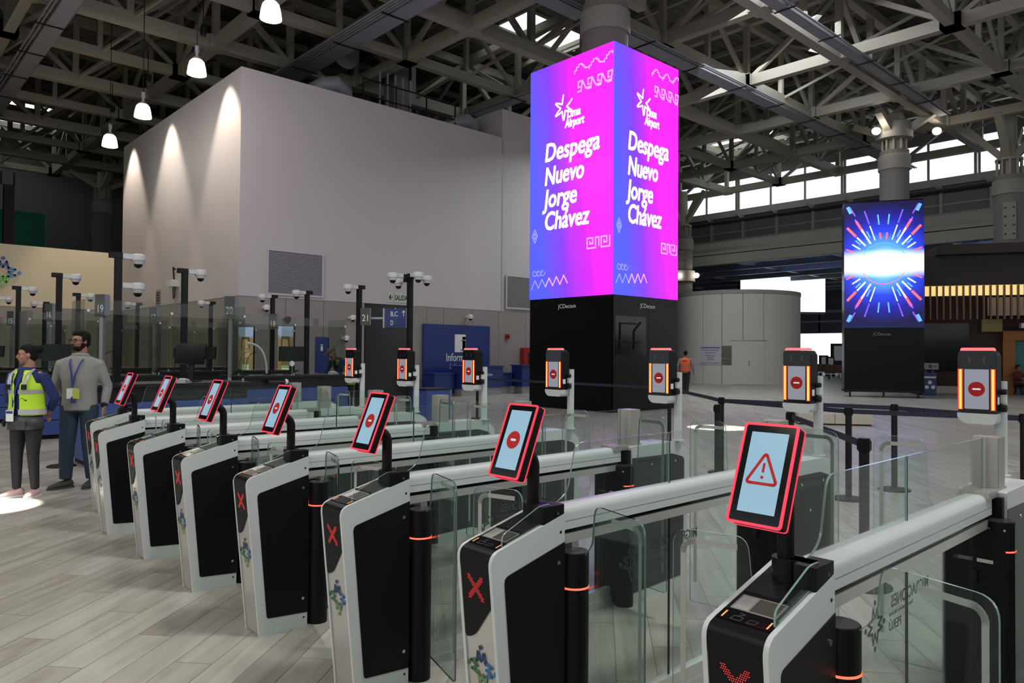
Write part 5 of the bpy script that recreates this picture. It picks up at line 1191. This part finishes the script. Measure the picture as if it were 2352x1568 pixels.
    g.build(cfg['bottom'][0], cfg['bottom'][1], e, mod=remesh(.011*s, 5))
    for k in ('legL', 'legR'):
        a = P[k][2]; t = cfg.get('toe', {}).get(k, 0); d = Vector((math.sin(t), -math.cos(t), 0)); z = Vector((0, 0, 1)); b0 = Vector((a.x, a.y, cfg.get('ground', 0)))
        u = MB().tube([b0-d*.075*s+z*.045*s, b0-d*.03*s+z*.052*s, b0+d*.06*s+z*.046*s, b0+d*.13*s+z*.036*s, b0+d*.185*s+z*.028*s], [(.036*s, .036*s), (.042*s, .046*s), (.045*s, .040*s), (.046*s, .030*s), (.030*s, .020*s)], 14, ref=(math.cos(t), math.sin(t), 0))
        u.tube([b0-d*.03*s+z*.05*s, b0-d*.02*s+z*.10*s], [.042*s, .040*s], 12)
        o = u.build('shoe', cfg['shoe'], e, mod=remesh(.008*s, 3))
        sole = MB(); P0 = [(-.085, -.03), (-.05, -.044), (.06, -.046), (.15, -.046), (.2, -.02), (.205, .0), (.2, .02), (.15, .046), (.06, .046), (-.05, .044), (-.085, .03)]
        nn = Vector((math.cos(t), math.sin(t), 0)); pts = [b0+d*p[0]*s+nn*p[1]*s for p in P0]; sole.prism([(p.x, p.y) for p in pts], 'xy', b0.z, b0.z+.022*s); sole.build('sole', cfg.get('sole', M_letter), o)
    return e, up, s, P, garment, R
M_hivis = mat('hi_vis_yellow', (.52, .80, .03), .6, 0, bump=.1, bscale=12); M_refl = mat('reflective_tape', (.42, .42, .42), .35, .2)
M_navyc = mat('navy_cotton', (.010, .024, .125), .8, var=.15); M_blackc = mat('black_legging', (.012, .012, .014), .7, var=.2); M_knit = mat('grey_knit', (.25, .245, .24), .9, bump=.25, bscale=90, var=.08, vscale=8)
M_jean = mat('blue_jeans', (.018, .034, .060), .85, var=.2, vscale=9, bump=.15, bscale=40); M_pinks = mat('pink_trainer', (.62, .40, .40), .5, var=.08); M_olive = mat('olive_trainer', (.035, .04, .025), .7); M_lany = mat('lanyard_blue', (.015, .04, .20), .6)
def vest(e, up, s, m, c_, w_, h_, z0=.93, z1=1.49, lean=None, open_=True, back=False):
    def ring(z, a, b, k=1.0): return up(z), (a*s, b*s)
    zs = [(z0, h_+.034, .158), (1.02, (w_+h_)/2+.036, .155), (1.12, w_+.036, .150), (1.25, c_+.034, .162), (1.34, c_+.030, .156), (1.41, c_-.012, .135), (z1, .115, .100)]
    n = 40; vs = []; mi = []
    for z, a, b in zs:
        for i in range(n): t = 2*PI*i/n; vs.append(up(z)+Vector((a*s*math.cos(t), b*s*math.sin(t)+.004, 0)))
    fs = []
    for k in range(len(zs)-1):
        for i in range(n):
            t = (i+.5)/n*2*PI; zc = (zs[k][0]+zs[k+1][0])/2
            if not back and abs((t-1.5*PI)) < (.10 if zc < 1.3 else .22+.6*(zc-1.3)) and open_: continue
            if zc > 1.30 and (abs(math.cos(t)) > .90): continue
            fs.append((k*n+i, k*n+(i+1) % n, (k+1)*n+(i+1) % n, (k+1)*n+i))
    mb = MB().add(vs, fs)
    def solid(o):
        q = o.modifiers.new('thick', 'SOLIDIFY'); q.thickness = .012; q.offset = 1; q = o.modifiers.new('round', 'SUBSURF'); q.levels = 1; q.render_levels = 1
    v = mb.build('vest', m, e, True, mod=solid)
    def band(za, zb, nm='reflective_band', wid=None, x0=-PI, x1=PI, mt=M_refl):
        vs = []; fs = []; N_ = 48; idx = 0
        def ab(z):
            for (p, a0, b0), (q, a1, b1) in zip(zs[:-1], zs[1:]):
                if p <= z <= q: f_ = (z-p)/(q-p); return a0+(a1-a0)*f_, b0+(b1-b0)*f_
            return zs[-1][1:]
        for z in (za, zb):
            a, b = ab(z)
            for i in range(N_+1): t = x0+(x1-x0)*i/N_; vs.append(up(z)+Vector(((a+.016)*s*math.cos(t), (b+.016)*s*math.sin(t)+.004, 0)))
        for i in range(N_):
            t = (x0+(x1-x0)*(i+.5)/N_) % (2*PI)
            if not back and abs(t-1.5*PI) < .12: continue
            if (za+zb)/2 > 1.30 and abs(math.cos(t)) > .88: continue
            fs.append((i, i+1, N_+2+i, N_+1+i))
        MB().add(vs, fs).build(nm, mt, v, True)
    return v, band, zs
# the woman in a yellow vest
wc = dict(fem=True, girth=(.135, .150, .175), skin=M_skinw, yaw=math.radians(-46), hp=.05, top=('shirt', M_navyc), bottom=('leggings', M_blackc), shoe=M_pinks, leg_r=(.098, .064, .045), sole=M_letter,
          toe={'legL': .15, 'legR': -.45}, limbs=dict(armL=[(.19, .01, 1.42), (.275, .11, 1.16), (.15, .19, 1.0)], armR=[(-.19, .01, 1.42), (-.27, .03, 1.15), (-.18, .15, .97)], legL=[(.095, 0, .88), (.10, -.01, .49), (.10, .03, .09)], legR=[(-.095, 0, .88), (-.10, -.02, .49), (-.11, .0, .09)]))
e, up, s, P, gm, R = person((-2.38, -.21, 0), .72, 1.63, 'woman in a yellow high-visibility vest, dark leggings and pink trainers', wc)
v, band, zs = vest(e, up, s, M_hivis, .150, .135, .175, .96)
band(.975, 1.035); band(1.215, 1.262)
for q in (-1, 1):
    sb = MB(); pts = [up(1.27, -.165, q*.085), up(1.36, -.155, q*.10), up(1.44, -.12, q*.11), up(1.50, -.03, q*.105), up(1.47, .09, q*.10)]
    sb.tube(pts, [(.024*s, .005*s)]*5, 8); sb.build('shoulder_tape', M_refl, v, True)
    MB().box(tuple(up(1.265, -.182, q*.10)-Vector((.026, 0, .0))), tuple(up(1.325, -.165, q*.10)+Vector((.026, 0, 0)))).build('black_patch', M_steelblk, v)
MB().ribbon([(0, 0), (.02, .018), (.035, .004), (.05, .006)], .004, 'xz', 0, .002, M=Matrix.Translation(up(1.15, -.178, .06))).box((.045, 0, -.012), (.075, .002, .0), M=Matrix.Translation(up(1.15, -.178, .06))).build('chest_print', M_steelblk, v)
ap = MB(); n = 24
for z, a, b in ((.80, .205, .17), (.88, .20, .168), (.96, .185, .155)):
    for i in range(n+1): t = PI*1.08+(PI*.98)*i/n+.0; ap.v.append(tuple(up(z)+Vector((a*s*math.cos(t), b*s*math.sin(t), 0))))
ap.f = [(k*(n+1)+i, k*(n+1)+i+1, (k+1)*(n+1)+i+1, (k+1)*(n+1)+i) for k in range(2) for i in range(n)]; ap.m = [0]*len(ap.f)
def sol(o): q = o.modifiers.new('thick', 'SOLIDIFY'); q.thickness = .01
o = ap.build('waist_bag', mat('grey_nylon', (.045, .047, .05), .5, bump=.2, bscale=15), e, True, mod=sol)
MB().box(tuple(up(.81, -.172, .02)), tuple(up(.885, -.185, .13))).box(tuple(up(.875, -.172, .015)), tuple(up(.90, -.19, .135))).build('bag_pocket', MATS['grey_nylon'], o)
def lanyard(e, up, s, m, zb, xb, yb):
    l = MB()
    for q in (-1, 1): l.tube([up(1.53, .05, q*.05), up(1.52, -.02, q*.075), up(1.42, yb+.01, q*.055+xb*.3), up(1.30, yb, q*.022+xb*.7), up(zb+.02, yb, xb)], [(.0095*s, .0025*s)]*5, 6)
    l.build('lanyard', m, e, True)
lanyard(e, up, s, M_lany, 1.04, -.05, -.155)
o = MB().box(tuple(up(.90, -.20, -.095)), tuple(up(1.03, -.192, -.005))).build('badge', M_letter, e); MB().box(tuple(up(.99, -.201, -.09)), tuple(up(1.02, -.1995, -.01))).build('badge_stripe', M_lany, o)
MB().tube([up(.95, -.14, -.13), up(.88, -.18, -.14), up(.84, -.17, -.14)], [.018*s, .022*s, .014*s], 8).build('hand_radio', M_steelblk, e, True)
# the man in a grey sweater
mc = dict(girth=(.165, .180, .178), skin=M_skin, yaw=math.radians(-36), beard=True, glasses=True, top=('sweater', M_knit), bottom=('jeans', M_jean), shoe=M_olive, leg_r=(.100, .082, .066), sole=mat('rubber_dark', (.05, .05, .04), .8),
          toe={'legL': -.15, 'legR': -.75}, limbs=dict(armL=[(.198, .0, 1.40), (.275, .05, 1.14), (.255, .0, .92)], armR=[(-.198, .0, 1.40), (-.28, .09, 1.14), (-.14, .19, .99)], legL=[(.10, 0, .88), (.115, -.02, .49), (.13, .04, .10)], legR=[(-.10, 0, .88), (-.115, -.02, .49), (-.13, .0, .10)]))
e, up, s, P, gm, R = person((-2.62, .34, 0), 1.06, 1.80, 'bearded man with glasses in a grey sweater, blue jeans and a lanyard', mc)
MB().tube([up(1.50, .005), up(1.525, .008)], [(.10*s, .085*s), (.082*s, .070*s)], 20).build('collar', M_knit, e, True)
lanyard(e, up, s, M_lany, 1.13, -.03, -.150)
o = MB().box(tuple(up(1.02, -.160, -.085)), tuple(up(1.135, -.152, .02))).build('badge', M_letter, e); MB().box(tuple(up(1.02, -.168, -.02)), tuple(up(1.13, -.160, .045))).build('badge_card', mat('card_yellow', (.45, .5, .08), .6), o); MB().box(tuple(up(.97, -.166, -.04)), tuple(up(1.04, -.158, .0))).build('badge_clip', M_lany, o)
w = P['armL'][2]+Vector((0, 0, .035*s)); MB().cyl(tuple(w-Vector((.004, -.0, .0))), tuple(w+Vector((.008, -.012, -.03))), .037*s, seg=18).build('watch_strap', M_steelblk, e, True)
MB().cyl(tuple(w+Vector((.0, -.040, -.012))), tuple(w+Vector((.0, -.050, -.014))), .022*s, seg=18).build('watch_face', M_gloss, e, True)
# the man in a cap leaning over the long booth, seen behind glass
cc = dict(girth=(.165, .180, .178), skin=M_skin, yaw=math.radians(-20), hp=.55, hoff=(0, -.06, -.03), lean=(0, -.30, -.05), cap=mat('camo_cap', (.10, .09, .07), .8, var=.5, vscale=30), top=('jacket', M_navyc), bottom=('work_trousers', M_blackc), shoe=M_steelblk,
          limbs=dict(armL=[(.215, .0, 1.42), (.25, -.10, 1.18), (.10, -.34, 1.15)], armR=[(-.215, .0, 1.42), (-.26, -.12, 1.18), (-.12, -.38, 1.15)], legL=[(.10, 0, .88), (.11, -.02, .49), (.12, .02, .10)], legR=[(-.10, 0, .88), (-.11, -.02, .49), (-.12, .0, .10)]))
e, up, s, P, gm, R = person((-7.42, 6.58, 0), math.radians(5), 1.76, 'man in a camouflage cap and yellow-green vest bending over the long booth', cc)
v, band, zs = vest(e, up, s, mat('hi_vis_green', (.22, .42, .02), .6, bump=.1, bscale=12), .180, .165, .178, .86)
MB().box(tuple(up(1.28, -.185, .07)), tuple(up(1.34, -.175, .14))).build('vest_label', M_steelblk, v)
# worker in orange walking away in the hall
oc = dict(girth=(.155, .175, .165), skin=M_skin, yaw=0, top=('shirt', mat('grey_shirt', (.20, .19, .18), .9)), bottom=('trousers', M_blackc), shoe=M_steelblk, leg_r=(.105, .085, .07),
          limbs=dict(armL=[(.21, .0, 1.42), (.30, .04, 1.16), (.29, .0, .92)], armR=[(-.21, .0, 1.42), (-.29, .02, 1.16), (-.31, -.04, .92)], legL=[(.09, 0, .88), (.09, -.02, .49), (.09, .02, .10)], legR=[(-.09, 0, .88), (-.07, -.02, .49), (-.06, .04, .10)]))
e, up, s, P, gm, R = person((-9.75, 22.9, 0), math.radians(205), 1.74, 'person in an orange vest and dark trousers walking away across the hall', oc)
v, band, zs = vest(e, up, s, mat('hi_vis_orange', (.75, .12, .03), .6), .175, .155, .165, .93, back=True)
band(1.04, 1.075, mt=mat('tape_dull', (.35, .16, .12), .5)); band(1.14, 1.18, mt=MATS['tape_dull']); MB().box(tuple(up(1.36, .172, -.10)), tuple(up(1.385, .182, .10))).build('back_lettering', M_steelblk, v)

# seated guest and table at the restaurant edge
gx = CAM+(_fw+_r*(2338-1176)/FPX)*30.5
gc = dict(girth=(.155, .175, .165), skin=M_skin, yaw=0, ground=.47, top=('shirt', mat('maroon_shirt', (.10, .02, .02), .9)), bottom=('trousers', M_blackc), shoe=M_steelblk,
          limbs=dict(armL=[(.21, .0, 1.42), (.26, -.12, 1.20), (.16, -.34, 1.20)], armR=[(-.21, .0, 1.42), (-.26, -.12, 1.20), (-.16, -.34, 1.20)], legL=[(.09, 0, .90), (.11, -.44, .92), (.12, -.44, .55)], legR=[(-.09, 0, .90), (-.11, -.44, .92), (-.12, -.44, .55)]))
person((gx.x, gx.y, -.47), math.radians(60), 1.72, 'distant person in a dark red shirt seated by the restaurant', gc)
e = empty('stool', (gx.x, gx.y, 0), 0, 'small dark stool under the seated guest by the restaurant', 'stool'); MB().cyl((0, 0, .36), (0, 0, .40), .17).build('seat', M_steelblk, e, True)
for k in range(4): a = PI/4+PI/2*k; MB().bar((.12*math.cos(a), .12*math.sin(a), .36), (.17*math.cos(a), .17*math.sin(a), 0), .025).build('leg', M_steelblk, e)
# waiting area far away in front of the bright opening
for px, d, w, h, lb in ((1925, 62, 1.1, 2.6, 'white-faced display stand before the bright far opening'), (1893, 60, .7, 1.6, 'low dark stand before the bright far opening'), (1908, 58, .6, 1.5, 'dark narrow stand in front of the far display stand')):
    p = CAM+(_fw+_r*(px-1176)/FPX)*d; e = empty('display_stand', (p.x, p.y, 0), math.radians(47), lb, 'stand')
    MB().box((-w/2, 0, .3), (w/2, .2, h)).build('board', M_steelblk, e); MB().box((-w*.32, -.03, h*.45), (w*.32, 0, h*.92)).build('poster', M_letter, e)
    for q in (-1, 1): MB().box((q*w*.4-.05, -.15, 0), (q*w*.4+.05, .3, .32)).build('foot', M_steelblk, e)
M_seat = mat('brown_seat', (.13, .06, .04), .7)
for px, d, lb in ((1935, 50, 'brown airport bench in the far waiting area, nearest the black screen tower'), (1905, 54, 'dark airport bench in the far waiting area'), (1882, 57, 'small far bench below the bright opening')):
    p = CAM+(_fw+_r*(px-1176)/FPX)*d; e = empty('waiting_bench', (p.x, p.y, 0), math.radians(47), lb, 'bench', 'far waiting benches')
    MB().box((-1.1, .1, .3), (1.1, .2, .36)).build('beam', M_metal, e)
    for k in range(3):
        x = -1.05+.7*k; MB().box((x, -.1, .40), (x+.62, .38, .46)).build('seat', M_seat, e); MB().box((x, .36, .46), (x+.62, .42, .92)).build('backrest', M_seat, e)
    for q in (-.8, .8): MB().box((q-.03, -.05, 0), (q+.03, .35, .40)).build('leg', M_metal, e)
p = CAM+(_fw+_r*(1943-1176)/FPX)*32; e = empty('hand_truck', (p.x, p.y, 0), .6, 'small wheeled hand truck beside the black screen tower', 'trolley')
MB().cyl((0, -.12, .08), (0, .12, .08), .08).build('wheel', M_steelblk, e, True); MB().tube([(0, -.15, .1), (.02, -.15, .75), (.02, .15, .75), (0, .15, .1)], .02).build('handle_frame', M_metal, e, True); MB().box((-.02, -.16, .08), (.2, .16, .12)).build('toe_plate', M_metal, e)
